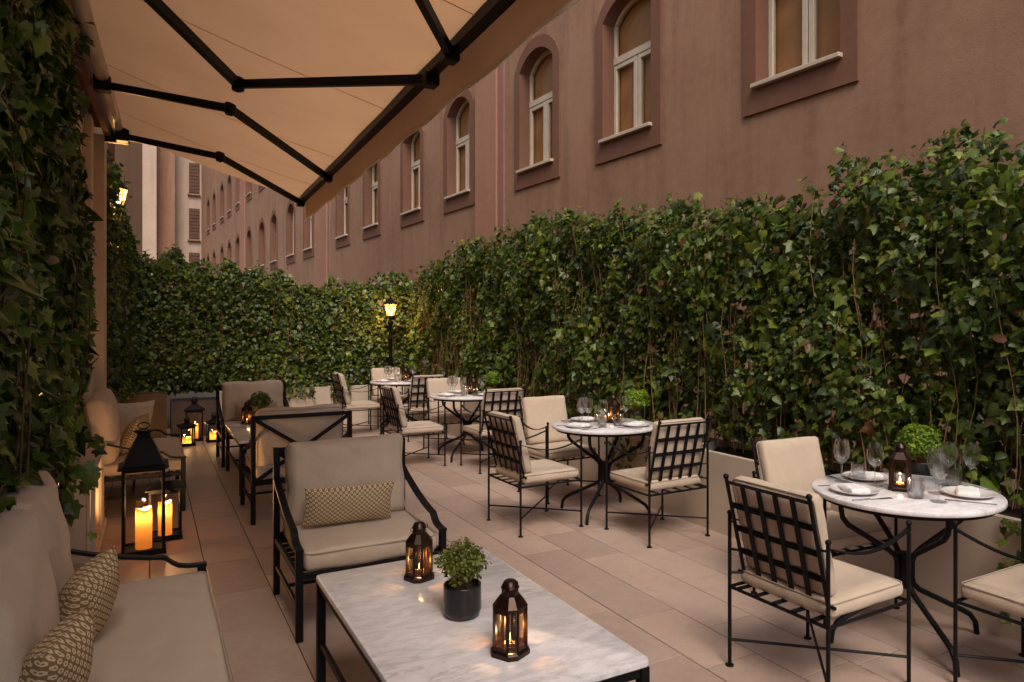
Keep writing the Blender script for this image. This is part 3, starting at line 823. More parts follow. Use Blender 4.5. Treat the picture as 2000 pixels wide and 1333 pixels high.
def ivy(name, label, pos, nrm, s0, s1, zlo, zhi, dens, size, mat, tmpl=LEAF_HI, thick=0.28, amp=0.10, nsep=300, seed=1, group='ivy screens around the terrace', stem_n=60, extra=None, deep=0.45, root=None, gap=0.0, sparse=0.0, inner=0):
    """pos(s) -> xy of the front face, nrm = outward direction, zlo/zhi functions of s; dens leaves per m2"""
    rng = np.random.default_rng(seed)
    n3 = np.array([nrm[0], nrm[1], 0.0])
    org = Vector((*pos((s0 + s1) / 2), 0)) if root is None else Vector(root)
    o = thing(name, label, 'ivy', org, 0, group)
    zmax = max(zhi(s) for s in np.linspace(s0, s1, 40)); zmin = min(zlo(s) for s in np.linspace(s0, s1, 40))
    n = int(dens * (s1 - s0) * (zmax - zmin))
    s = rng.uniform(s0, s1, n); z = rng.uniform(zmin, zmax + 0.05, n)
    hi = np.array([zhi(a) for a in s]); lo = np.array([zlo(a) for a in s])
    top = hi + 0.10 * np.sin(s * 5.1 + seed) * np.sin(s * 2.3) + 0.05 * np.sin(s * 17 + seed)
    bot = lo + 0.10 * np.sin(s * 4.3 + seed * 2) + 0.06 * np.sin(s * 11)
    keep = (z < top + rng.normal(0, 0.03, n)) & (z > bot + rng.normal(0, 0.05, n))
    keep &= ~((z < lo + 0.38) & (rng.random(n) < sparse))
    if gap:
        gm = wob(s * 1.7, z * 1.1, seed * 3.3) ; keep &= ~((gm > 0.38) & (rng.random(n) < gap))
    s, z, top = s[keep], z[keep], top[keep]; n = len(s)
    dep = np.where(rng.random(n) < deep, np.abs(rng.normal(0, 0.035, n)), rng.uniform(0.04, thick, n))
    sh = np.clip((z - (top - 0.25)) / 0.25, 0, 1)
    bulge = amp * wob(s, z, seed * 1.3) - 0.10 * sh
    xy = np.array([pos(a) for a in s])
    P = np.stack([xy[:, 0] + nrm[0] * (bulge - dep), xy[:, 1] + nrm[1] * (bulge - dep), z], axis=1)
    up = 0.35 + 0.55 * sh[:, None]
    F = leaf_frames(n3[None] * 0.85 + np.array([[0, 0, 1.0]]) * up, np.array([0, 0, -1.0]) + n3 * 0.25, 0.58, 0.60, n, rng)
    S = size * rng.lognormal(-0.05, 0.36, n)
    if extra is not None:
        ep, en = extra(rng)
        k = len(ep); P = np.concatenate([P, ep]); dep = np.concatenate([dep, np.zeros(k)])
        F = np.concatenate([F, leaf_frames(en, np.array([0, 0, -1.0]), 0.45, 0.4, k, rng)]); S = np.concatenate([S, size * rng.lognormal(0, 0.25, k)])
    # shoots standing above the top
    ns = int((s1 - s0) * 9); stems = MB(); sp, sf = [], []
    for _ in range(ns):
        a = rng.uniform(s0, s1); zt = zhi(a) + 0.10 * math.sin(a * 5.1 + seed) * math.sin(a * 2.3) + 0.05 * math.sin(a * 17 + seed)
        x, y = pos(a); dp = rng.uniform(0.02, thick * 0.8); L = rng.uniform(0.05, 0.15)
        d = np.array([rng.normal(0, .45) + nrm[0] * .4, rng.normal(0, .45) + nrm[1] * .4, 1.0]); d /= np.linalg.norm(d)
        b = np.array([x - nrm[0] * dp, y - nrm[1] * dp, zt - 0.06])
        stems.tube([b - np.array(org), b + d * L * .5 - np.array(org), b + d * L + np.array([0, 0, -.01]) - np.array(org)], 0.0022, 4, cap=False)
        for q in range(3): sp.append(b + d * L * (0.4 + 0.3 * q) + rng.normal(0, 0.02, 3))
    sp = np.array(sp); k = len(sp)
    P = np.concatenate([P, sp]); dep = np.concatenate([dep, np.zeros(k)])
    F = np.concatenate([F, leaf_frames(n3[None] * 0.5 + np.array([[0, 0, 0.8]]), n3 * 0.6 + np.array([0, 0, -0.5]), 0.5, 0.6, k, rng)]); S = np.concatenate([S, size * rng.lognormal(-.1, 0.25, k)])
    # woody stems behind and between the leaves
    for _ in range(stem_n):
        a = rng.uniform(s0, s1); zb = zlo(a) - 0.02; zt = zlo(a) + (zhi(a) - zlo(a)) * rng.uniform(0.45, 0.98)
        dp = rng.uniform(0.0, thick * 0.7); pts = []
        ph = rng.uniform(0, 6.28, 2)
        for q in range(9):
            t = q / 8; aa = a + 0.05 * math.sin(3 * t + ph[0]) + 0.02 * math.sin(9 * t + ph[1])
            aa = min(max(aa, s0), s1); x, y = pos(aa); dd = dp + 0.03 * math.sin(5 * t + ph[1]) - 0.06 * float(wob(np.array(aa), np.array(zb + (zt - zb) * t), seed * 1.3))
            pts.append((x - nrm[0] * dd - org.x, y - nrm[1] * dd - org.y, zb + (zt - zb) * t))
        stems.tube(pts, rng.uniform(0.0015, 0.0042), 5, cap=False)
    px, py, d = to_px(P)
    fac = np.abs((F[:, :, 2] * (np.array([0, 0, CAM_H]) - P)).sum(1)) / np.linalg.norm(P - np.array([0, 0, CAM_H]), axis=1)
    score = S / np.maximum(d, 0.5) * (0.25 + fac) * ((px > 0) & (px < 2000) & (py > 0) & (py < 1333) & (d > 0.3) & (dep < 0.06))
    order = np.argsort(-score); sep = order[:nsep]; rest = order[nsep:]
    sep = sep[score[sep] > 0]
    lobed = rng.random(len(P)) < 0.62
    O = np.array(org)
    for i in sep:
        lo_ = bpy.data.objects.new('leaf', LEAF_SINGLE[mat][0 if lobed[i] else 1]); COL.objects.link(lo_); lo_.parent = o
        f = F[i] * S[i]; p = P[i] - O
        lo_.matrix_basis = Matrix(((f[0, 0], f[0, 1], f[0, 2], p[0]), (f[1, 0], f[1, 1], f[1, 2], p[1]), (f[2, 0], f[2, 1], f[2, 2], p[2]), (0, 0, 0, 1)))
    if inner:  # backing layer hides the wall; darker leaf colour stands in for shade in gaps
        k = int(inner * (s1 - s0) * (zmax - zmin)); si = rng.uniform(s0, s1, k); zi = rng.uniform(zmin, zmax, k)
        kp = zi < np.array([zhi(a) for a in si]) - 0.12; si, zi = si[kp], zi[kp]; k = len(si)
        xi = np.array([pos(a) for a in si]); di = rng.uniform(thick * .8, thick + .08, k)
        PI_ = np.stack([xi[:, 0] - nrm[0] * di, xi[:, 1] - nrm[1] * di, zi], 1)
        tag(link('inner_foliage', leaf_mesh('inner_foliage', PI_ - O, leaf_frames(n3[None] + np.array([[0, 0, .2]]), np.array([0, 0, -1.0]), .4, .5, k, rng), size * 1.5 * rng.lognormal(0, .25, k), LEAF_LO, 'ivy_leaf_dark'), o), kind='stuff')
    ra, rb = rest[lobed[rest]], rest[~lobed[rest]]
    tag(link('foliage', leaf_mesh('foliage', P[ra] - O, F[ra], S[ra], tmpl, mat), o), kind='stuff')
    tag(link('foliage', leaf_mesh('foliage', P[rb] - O, F[rb], S[rb], LEAF_HEART if tmpl is LEAF_HI else tmpl, mat), o), kind='stuff')
    tag(stems.build('stems', 'wood_stem' if 'dark' in mat else 'stem_pale', o, True), kind='stuff')
    return o

# right hedge
def zr_top(y):
    if y > 8.35: return np.interp(y, [8.35, 9.2, 10, 11, 12], [2.62, 2.62, 2.60, 2.45, 2.32])
    return np.interp(y, [0, 2, 3, 4.2, 5.0, 5.7, 7, 8.35], [2.58, 2.54, 2.50, 2.48, 2.50, 2.62, 2.72, 2.74])
def hang_right(rng):
    P, Nn = [], []
    for y0, y1, zl in ((5.05, 5.45, 0.28), (1.55, 1.95, 0.10), (4.75, 5.0, 0.42), (3.0, 3.15, 0.45), (7.9, 8.15, 0.4), (4.28, 4.4, 0.5)):
        k = int((y1 - y0) * (0.75 - zl) * 420)
        yy = rng.uniform(y0, y1, k); zz = rng.uniform(zl, 0.75, k)
        xx = 3.60 - np.abs(rng.normal(0, 0.03, k)); P.append(np.stack([xx, yy, zz], 1)); Nn.append(np.tile([-0.9, 0, 0.3], (k, 1)))
    return np.concatenate(P), np.concatenate(Nn)
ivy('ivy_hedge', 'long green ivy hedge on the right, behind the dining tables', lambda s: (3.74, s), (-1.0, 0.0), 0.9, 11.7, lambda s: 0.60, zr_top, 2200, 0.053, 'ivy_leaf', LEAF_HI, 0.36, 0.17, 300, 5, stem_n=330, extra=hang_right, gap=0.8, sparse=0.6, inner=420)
# far hedge
def zf_top(x): return float(np.interp(x, [-0.6, 0.1, 0.35, 0.55, 0.75, 1.4, 2.1, 3.0, 3.8], [2.45, 2.5, 2.72, 2.52, 2.40, 2.36, 2.22, 2.26, 2.32]))
def hang_far(rng):
    P, Nn = [], []
    for x0, x1, zl in ((1.75, 2.2, 0.42), (2.45, 2.75, 0.36), (1.3, 1.6, 0.45)):
        k = int((x1 - x0) * (0.72 - zl) * 700)
        P.append(np.stack([rng.uniform(x0, x1, k), 11.47 - np.abs(rng.normal(0, .02, k)), rng.uniform(zl, 0.72, k)], 1)); Nn.append(np.tile([0, -0.9, 0.3], (k, 1)))
    return np.concatenate(P), np.concatenate(Nn)
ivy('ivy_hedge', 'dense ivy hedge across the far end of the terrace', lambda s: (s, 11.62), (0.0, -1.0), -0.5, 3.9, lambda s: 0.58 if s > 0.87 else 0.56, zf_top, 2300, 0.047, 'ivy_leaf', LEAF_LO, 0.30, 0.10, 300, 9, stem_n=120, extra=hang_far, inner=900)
# left screens
def zl_lo(y): return float(np.interp(y, [0, 3.7, 4.1, 4.6, 5.6, 6], [1.05, 1.0, 0.70, 0.56, 0.62, 0.8]))
def left_spray(rng):
    P, Nn = [], []
    for (a, b) in (((-0.36, 4.2, 0.62), (-0.24, 4.4, 0.50)), ((-0.34, 4.3, 0.75), (-0.22, 4.6, 0.66)), ((-0.36, 4.5, 0.95), (-0.2, 4.8, 0.85))):
        a, b = np.array(a), np.array(b)
        for _ in range(9): P.append(a + (b - a) * rng.random() + rng.normal(0, 0.03, 3)); Nn.append([0.5, -0.6, 0.4])
    return np.array(P), np.array(Nn)
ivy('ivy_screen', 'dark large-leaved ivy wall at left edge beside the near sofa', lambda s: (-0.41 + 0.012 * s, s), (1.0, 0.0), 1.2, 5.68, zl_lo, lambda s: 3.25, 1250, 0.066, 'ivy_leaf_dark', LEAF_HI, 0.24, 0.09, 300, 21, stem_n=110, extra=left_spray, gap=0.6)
def zl2_top(y): return float(np.interp(y, [6.6, 7.5, 8.6, 9.4, 10.0, 10.6, 11.2], [3.2, 3.2, 3.25, 3.35, 3.15, 2.85, 2.6]))
def side_edge(rng):   # end face of the far-left screen, seen from the terrace
    k = 500; z = rng.uniform(1.0, 3.1, k)
    return np.stack([rng.uniform(-0.42, -0.24, k), 8.28 + np.abs(rng.normal(0, .05, k)), z], 1), np.tile([0.5, -0.7, 0.4], (k, 1))
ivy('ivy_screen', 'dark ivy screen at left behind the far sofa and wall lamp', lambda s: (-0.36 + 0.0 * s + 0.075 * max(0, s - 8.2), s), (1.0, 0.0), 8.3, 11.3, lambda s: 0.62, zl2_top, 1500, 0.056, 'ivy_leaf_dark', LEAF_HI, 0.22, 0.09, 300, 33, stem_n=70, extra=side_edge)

# ------------------------------------------------------------------ dining chairs
def make_dining_chair():
    t = thing('dining_chair', 'x', 'chair', (0, 0, 0), 0, 'lattice-back dining chairs')
    W, D = 0.265, 0.26
    for sx in (-1, 1):
        for sy in (-1, 1):
            l_ = MB(); l_.tube([(sx * W, sy * D, 0.004), (sx * W, sy * D, 0.68)], 0.0085, 8); l_.lathe([(0.0001, 0.0), (0.019, 0.0), (0.019, 0.006), (0.009, 0.010)], 10, (sx * W, sy * D, 0)); l_.ball((sx * W, sy * D, 0.686), 0.0125)
            smooth_by_angle(l_.build('leg', 'iron', t))
    for a, b in ((( -W, -D), (W, D)), ((W, -D), (-W, D))):
        z = 0.118 if a[0] < 0 else 0.128
        smooth_by_angle(MB().tube([(a[0], a[1], z), (b[0], b[1], z)], 0.0062, 6).build('stretcher', 'iron', t))
    fr = MB()
    ring = [(-W, -D, .355), (W, -D, .355), (W, D, .355), (-W, D, .355)]
    for i in range(4): fr.tube([ring[i], ring[(i + 1) % 4]], 0.0075, 6)
    for k in range(5):
        x = -0.20 + 0.10 * k; fr.bar([(x, -D - .005, .366), (x, D + .005, .366)], 0.028, 0.004)
    smooth_by_angle(fr.build('seat_frame', 'iron', t))
    for sx in (-1, 1):
        pts = [(sx * W, -D + 2 * D * q / 10, 0.662 - 0.055 * math.sin(math.pi * q / 10)) for q in range(11)]
        MB().bar(pts, 0.022, 0.006).build('arm', 'iron', t)
    def bk(x, h): # point on the raked back, h = 0..1
        return (x, -0.205 - 0.115 * h, 0.40 + 0.455 * h)
    BW = 0.225
    fr = MB()
    for sx in (-1, 1):
        fr.tube([bk(sx * BW, 0), bk(sx * BW, 1.0)], 0.0085, 8); fr.ball(bk(sx * BW, 1.015), 0.013)
    fr.tube([bk(-BW, 0.96), bk(BW, 0.96)], 0.0075, 6); fr.tube([bk(-BW - .035, 0.04), bk(BW + .035, 0.04)], 0.0075, 6)
    for sx in (-1, 1):
        p = bk(sx * BW, 0.27); fr.tube([p, (sx * W, -D, p[2])], 0.006, 6); p = bk(sx * BW, 0.04); fr.tube([p, (sx * W, -D, p[2])], 0.006, 6)
        p = bk(sx * BW, 0.55); fr.tube([p, (sx * W, -D, p[2])], 0.005, 6)
    smooth_by_angle(fr.build('back_frame', 'iron', t))
    for k in range(1, 5):
        x = -BW + 2 * BW * k / 5; MB().sweep([bk(x, 0.05), bk(x, 0.955)], [(-0.0125, -0.0025), (0.0125, -0.0025), (0.0125, 0.0025), (-0.0125, 0.0025)], up=(0, -1, 0.2)).build('slat', 'iron', t)
    for h in (0.27, 0.50, 0.73):
        a, b = bk(-BW, h), bk(BW, h)
        MB().sweep([(a[0], a[1] + .006, a[2]), (b[0], b[1] + .006, b[2])], [(-0.0025, -0.0125), (0.0025, -0.0125), (0.0025, 0.0125), (-0.0025, 0.0125)], up=(0, 0.245, 0.97)).build('slat', 'iron', t)
    c_ = cushion(0.50, 0.475, 0.066, 0.022, 0.010, 12, 0.0018, 1)
    so = c_.build('seat_cushion', 'cushion', t, True, (0, 0.018, 0.402))
    pp = rect_loop(0.497, 0.472, 0.028); MB().tube([(x, y, 0.028) for x, y in pp], 0.003, 5, closed=True).build('piping', 'piping', so, True)
    c_ = cushion(0.445, 0.43, 0.062, 0.022, 0.010, 12, 0.0018, 2)
    bo = c_.build('back_cushion', 'cushion', t, True, (0, -0.215, 0.652), (R(90) + math.atan2(0.115, 0.455), 0, 0))
    pp = rect_loop(0.443, 0.428, 0.028); MB().tube([(x, y, 0.026) for x, y in pp], 0.003, 5, closed=True).build('piping', 'piping', bo, True)
    return t
def rect_loop(w, d, r, n=5):
    pts = []
    for cx_, cy_, a0 in ((w / 2 - r, d / 2 - r, 0), (-w / 2 + r, d / 2 - r, 90), (-w / 2 + r, -d / 2 + r, 180), (w / 2 - r, -d / 2 + r, 270)):
        for i in range(n + 1):
            a = R(a0 + 90 * i / n); pts.append((cx_ + r * math.cos(a), cy_ + r * math.sin(a)))
    return pts
chair0 = make_dining_chair()
FX, BY, FYD = -90, 180, 0      # facing +X, -Y, +Y  (chair front is local +y)
TBL = [(3.18, 2.19), (3.20, 4.89), (3.20, 7.80), (3.15, 10.2)]
TN = ['nearest', 'second', 'third', 'farthest']
CH = [ # x, y, rot, label
 (2.515, 2.155, FX + 1.5, 'large foreground dining chair, lattice back turned, aisle side of nearest round table'),
 (3.225, 2.72, BY - 3, 'dining chair with plain cushion showing, far side of nearest round table'),
 (3.215, 1.535, FYD, 'dining chair cut off by the right edge at nearest round table'),
 (2.565, 4.91, FX + 1.5, 'dining chair seen from behind, aisle side of second round table'),
 (3.20, 5.655, BY + 2, 'dining chair facing the camera on far side of second round table'),
 (3.225, 4.235, FYD + 1, 'lattice-backed dining chair on near side of second round table'),
 (2.52, 7.68, FX, 'dining chair seen from behind, aisle side of third round table'),
 (3.215, 8.345, BY, 'dining chair facing the camera on far side of third round table'),
 (3.205, 7.09, FYD, 'lattice-backed dining chair on near side of third round table'),
 (2.54, 10.25, FX, 'dining chair seen from behind, aisle side of farthest round table'),
 (3.20, 10.87, BY, 'dining chair facing the camera on far side of farthest round table'),
 (3.205, 9.45, FYD, 'lattice-backed dining chair on near side of farthest round table')]
for i, (x, y, rz, l_) in enumerate(CH):
    if i == 0:
        chair0.location = (x, y, 0); chair0.rotation_euler = (0, 0, R(rz)); chair0['label'] = l_
    else: copy_tree(chair0, l_, (x, y, 0), R(rz))

# ------------------------------------------------------------------ round tables
TZ = 0.722
def make_round_table():
    t = thing('round_table', 'x', 'table', (0, 0, 0), 0, 'round marble dining tables')
    r = 0.43
    smooth_by_angle(MB().lathe([(0.0001, TZ), (r - .006, TZ), (r - .0015, TZ - .003), (r, TZ - .009), (r, TZ - .018), (r - .004, TZ - .023), (0.0001, TZ - .023)], 64).build('table_top', 'marble', t))
    MB().lathe([(r - .10, TZ - .0235), (r - .035, TZ - .0235), (r - .035, TZ - .045), (r - .04, TZ - .045), (r - .04, TZ - .03), (r - .10, TZ - .03)], 48).build('apron_ring', 'iron', t)
    for k in range(4):
        a = math.pi / 2 * k
        prof = [(0.33, TZ - .03), (0.33, 0.645), (0.322, 0.60), (0.295, 0.565), (0.085, 0.435), (0.05, 0.405), (0.038, 0.37), (0.038, 0.30), (0.045, 0.265), (0.075, 0.235), (0.30, 0.125), (0.345, 0.10), (0.375, 0.06), (0.383, 0.0)]
        pts = [(x * math.cos(a), x * math.sin(a), z) for x, z in prof]
        smooth_by_angle(MB().tube(pts, 0.0135, 8, up=(-math.sin(a), math.cos(a), 0)).build('leg', 'iron', t))
    smooth_by_angle(MB().lathe([(0.001, 0.42), (0.028, 0.42), (0.034, 0.41), (0.034, 0.26), (0.028, 0.25), (0.001, 0.25)], 16).build('hub', 'iron', t))
    return t
tab0 = make_round_table()
TROT = [-23, 36, 40, 30]
for i, (x, y) in enumerate(TBL):
    l_ = ['largest round marble table, nearest, at the right edge', 'second nearest round marble table, in the middle of the hedge', 'third nearest round marble table along the hedge', 'smallest round marble table, in the far corner below the lamp post'][i]
    if i == 0:
        tab0.location = (x, y, 0); tab0.rotation_euler = (0, 0, R(TROT[0])); tab0['label'] = l_
    else: copy_tree(tab0, l_, (x, y, 0), R(TROT[i]))

# ------------------------------------------------------------------ table settings
def shared(name, mb, mat, smooth=True):
    me = mb.mesh(name); me.materials.append(MATS[mat])
    if smooth:
        me.shade_smooth()
        try: me.set_sharp_from_angle(angle=R(40))
        except Exception: pass
    return me
ME_PLATE = shared('plate', MB().lathe([(0.0001, 0.004), (0.065, 0.004), (0.075, 0.006), (0.108, 0.017), (0.113, 0.019), (0.113, 0.0165), (0.078, 0.002), (0.06, 0.0), (0.0001, 0.0)], 40), 'plate')
nb = cushion(0.15, 0.095, 0.022, 0.010, 0.004, 10, 0.003, 5)
ME_NAPKIN = shared('napkin', nb, 'linen')
gp = [(0.0001, 0.0), (0.036, 0.0), (0.037, 0.002), (0.012, 0.005), (0.004, 0.010), (0.0035, 0.085), (0.006, 0.092), (0.022, 0.105), (0.036, 0.125), (0.041, 0.15), (0.039, 0.18), (0.033, 0.215), (0.0325, 0.216), (0.0375, 0.18), (0.0393, 0.15), (0.0345, 0.126), (0.021, 0.107), (0.0001, 0.097)]
ME_WINE = shared('wine_glass', MB().lathe(gp, 24), 'glass_clear')
ME_TUMB = shared('tumbler', MB().lathe([(0.0001, 0.0), (0.032, 0.0), (0.036, 0.006), (0.038, 0.05), (0.037, 0.092), (0.0355, 0.092), (0.0362, 0.05), (0.034, 0.012), (0.0001, 0.008)], 24), 'glass_clear')
kb = MB(); kb.bbox((-0.010, -0.105, 0), (0.010, 0.010, 0.002), 0.0008); kb.bbox((-0.006, 0.0101, 0), (0.006, 0.105, 0.006), 0.002)
ME_KNIFE = shared('knife', kb, 'steel')
fb = MB(); fb.bbox((-0.005, -0.105, 0), (0.005, 0.035, 0.004), 0.001); fb.bbox((-0.011, 0.0352, 0.001), (0.011, 0.06, 0.004), 0.001)
for q in range(4): fb.bbox((-0.011 + 0.0063 * q, 0.0602, 0.001), (-0.008 + 0.0063 * q, 0.102, 0.0035), 0.0005)
ME_FORK = shared('fork', fb, 'steel')
SIDE = {'a': 'aisle', 'b': 'far', 'c': 'near'}
for i, (tx, ty) in enumerate(TBL):
    nm = TN[i]
    for sd_, ang in (('a', 180), ('b', 90), ('c', -90)):
        a = R(ang + (8 if sd_ != 'c' else 34)); side = SIDE[sd_]
        if i == 0 and sd_ == 'a': a = R(160)
        if i == 0 and sd_ == 'b': a = R(78)
        ux, uy = math.cos(a), math.sin(a); vx, vy = -uy, ux
        rz = a - math.pi / 2
        def at(r_, v_, z_=TZ + 0.0005): return (tx + ux * r_ + vx * v_, ty + uy * r_ + vy * v_, z_)
        tag(link('plate', ME_PLATE, None, at(0.27, 0)), f'white plate at the {side} side setting of the {nm} round table', 'plate', 'plates on the round tables')
        nr = rz + R(random.uniform(-25, 25))
        tag(link('napkin', ME_NAPKIN, None, at(0.27, 0.0, TZ + 0.0175), (0, R(1), nr)), f'folded white napkin on the {side} side plate of the {nm} round table', 'napkin', 'napkins on the plates')
        tag(link('knife', ME_KNIFE, None, at(0.27, 0.145), (0, 0, rz + R(4))), f'steel knife at the {side} side setting of the {nm} round table', 'knife', 'knives on the round tables')
        tag(link('fork', ME_FORK, None, at(0.27, -0.145), (0, 0, rz + math.pi - R(3))), f'steel fork at the {side} side setting of the {nm} round table', 'fork', 'forks on the round tables')
        w1 = at(0.13, 0.125); w2 = at(0.07, 0.185) if sd_ != 'a' else at(0.16, -0.02); tb = at(0.13, -0.045) if sd_ != 'a' else at(0.09, 0.07)
        if i == 0:
            w1 = {'a': (3.085, 2.445), 'b': (3.13, 2.32), 'c': (3.10, 1.965)}[sd_] + (TZ + .0005,); w2 = {'a': (3.245, 2.07), 'b': (3.47, 2.145), 'c': (3.52, 2.06)}[sd_] + (TZ + .0005,)
            tb = {'a': (3.16, 2.40), 'b': (3.08, 2.065), 'c': (3.435, 2.10)}[sd_] + (TZ + .0005,)
            if sd_ == 'a': tb = (3.16, 2.44, TZ + .0005); w1 = (3.075, 2.475, TZ + .0005)
        tag(link('wine_glass', ME_WINE, None, w1, (0, 0, random.random())), f'empty wine glass first from the {side} side plate of the {nm} round table', 'wine glass', 'wine glasses on the round tables')
        tag(link('wine_glass', ME_WINE, None, w2, (0, 0, random.random())), f'empty wine glass second from the {side} side plate of the {nm} round table', 'wine glass', 'wine glasses on the round tables')
        tag(link('tumbler', ME_TUMB, None, tb), f'short water tumbler by the {side} side plate of the {nm} round table', 'tumbler', 'tumblers on the round tables')

# ------------------------------------------------------------------ small candle lanterns
CANDLE_COL = (1.0, 0.56, 0.22)
def oct_pts(a, c):      # square half-width a with corner cut c
    b = a - c
    return [(a, -b), (a, b), (b, a), (-b, a), (-a, b), (-a, -b), (-b, -a), (b, -a)]
def make_table_lantern():
    t = thing('candle_lantern', 'x', 'lantern', (0, 0, 0), 0, 'small pierced metal candle lanterns')
    A, C = 0.046, 0.020
    def ringz(mb, levels):
        vs = []; fs = []
        for (a, c, z) in levels: vs += [(x, y, z) for x, y in oct_pts(a, c)]
        for i in range(len(levels) - 1):
            for k in range(8):
                j = (k + 1) % 8; fs.append((i * 8 + k, i * 8 + j, i * 8 + 8 + j, i * 8 + 8 + k))
        fs.append(tuple(range(8))[::-1]); fs.append(tuple((len(levels) - 1) * 8 + k for k in range(8)))
        mb.add(vs, fs)
    b = MB(); ringz(b, [(A + .008, C + .002, 0), (A + .008, C + .002, .014), (A + .003, C, .020), (A - .002, C, .021)]); b.build('base', 'lantern_brown', t)
    z0, z1 = .021, .148
    o = oct_pts(A, C)
    post = MB()
    for k in (1, 3, 5, 7):           # narrow pierced corner plates
        p, q = o[k], o[(k + 1) % 8]
        post.add([(p[0], p[1], z0), (q[0], q[1], z0), (q[0], q[1], z1), (p[0], p[1], z1)], [(0, 1, 2, 3)], [(0.003, z0), (0.0312, z0), (0.0312, z1), (0.003, z1)])
    post.build('corner_plate', 'punched_metal', t)
    fr = MB()
    for k in (0, 2, 4, 6):
        p, q = Vector((*o[k], 0)), Vector((*o[k + 1], 0)); d = (q - p).normalized()
        for s_ in (p, q):
            dd = d if s_ is p else -d
            fr.bar([(s_.x + dd.x * .004, s_.y + dd.y * .004, z0), (s_.x + dd.x * .004, s_.y + dd.y * .004, z1)], .009, .004, up=(d.x, d.y, 0))
        for z in (z0 + .006, z1 - .006): fr.bar([(p.x, p.y, z), (q.x, q.y, z)], .003, .012)
    fr.build('frame', 'lantern_brown', t)
    for k in (0, 2, 4, 6):
        p, q = o[k], o[k + 1]
        MB().add([(p[0] * .985, p[1] * .985, z0 + .012), (q[0] * .985, q[1] * .985, z0 + .012), (q[0] * .985, q[1] * .985, z1 - .012), (p[0] * .985, p[1] * .985, z1 - .012)], [(0, 1, 2, 3)]).build('pane', 'glass_amber' if k in (2, 6) else 'glass_lantern', t)
    r_ = MB(); ringz(r_, [(A + .002, C, z1), (A + .002, C, z1 + .006), (.038, .016, z1 + .022), (.027, .011, z1 + .038)]); r_.build('roof', 'lantern_brown', t)
    nk = MB(); nk.lathe([(.026, .184), (.027, .187), (.027, .206), (.030, .208), (.027, .214), (.020, .228), (.015, .231), (.0001, .231)], 16); ch = nk.build('chimney', 'lantern_brown', t); smooth_by_angle(ch)
    hd = MB()
    for s_ in (-1, 1): hd.tube([(s_ * (.029 + .007 * (1 - math.cos(q * .7854))), 0, .207 + .008 * math.sin(q * .7854)) for q in range(8)], .0013, 5, closed=True, up=(0, 1, 0))
    hd.build('ring', 'lantern_brown', t)
    cb = MB(); cb.lathe([(.0001, .0), (.019, .0), (.019, .014), (.017, .0145), (.0001, .0125)], 16, (0, 0, .0215)); smooth_by_angle(cb.build('candle', 'candle_wax', t))
    fl = MB(); fl.lathe([(.0002, .0), (.0035, .004), (.0045, .009), (.003, .017), (.0002, .027)], 8, (0, 0, .037)); fl.build('flame', 'flame', t, True)
    ld = bpy.data.lights.new('candle_light', 'POINT'); ld.energy = 0.6; ld.color = CANDLE_COL; ld.shadow_soft_size = 0.006
    lo_ = link('candle_light', ld, t, (0, 0, .062))
    return t
lan0 = make_table_lantern()
LP = [(0.956, 2.845, 0.49, 20, 'pierced candle lantern behind the potted herb on the near coffee table'), (0.985, 2.05, 0.49, 28, 'pierced candle lantern in front of the potted herb on near coffee table'),
      (0.90, 8.25, 0.49, 30, 'glowing candle lantern on the far coffee table'), (3.165, 2.205, TZ, 35, 'dark candle lantern in the middle of the nearest round table'),
      (3.31, 4.93, TZ, 30, 'amber candle lantern on the second round table'), (3.27, 7.80, TZ, 30, 'amber candle lantern on the third round table'), (3.22, 10.2, TZ, 30, 'amber candle lantern on the farthest round table')]
for i, (x, y, z, rz, l_) in enumerate(LP):
    if i == 0: lan0.location = (x, y, z + .0006); lan0.rotation_euler = (0, 0, R(rz)); lan0['label'] = l_
    else: copy_tree(lan0, l_, (x, y, z + .0006), R(rz))

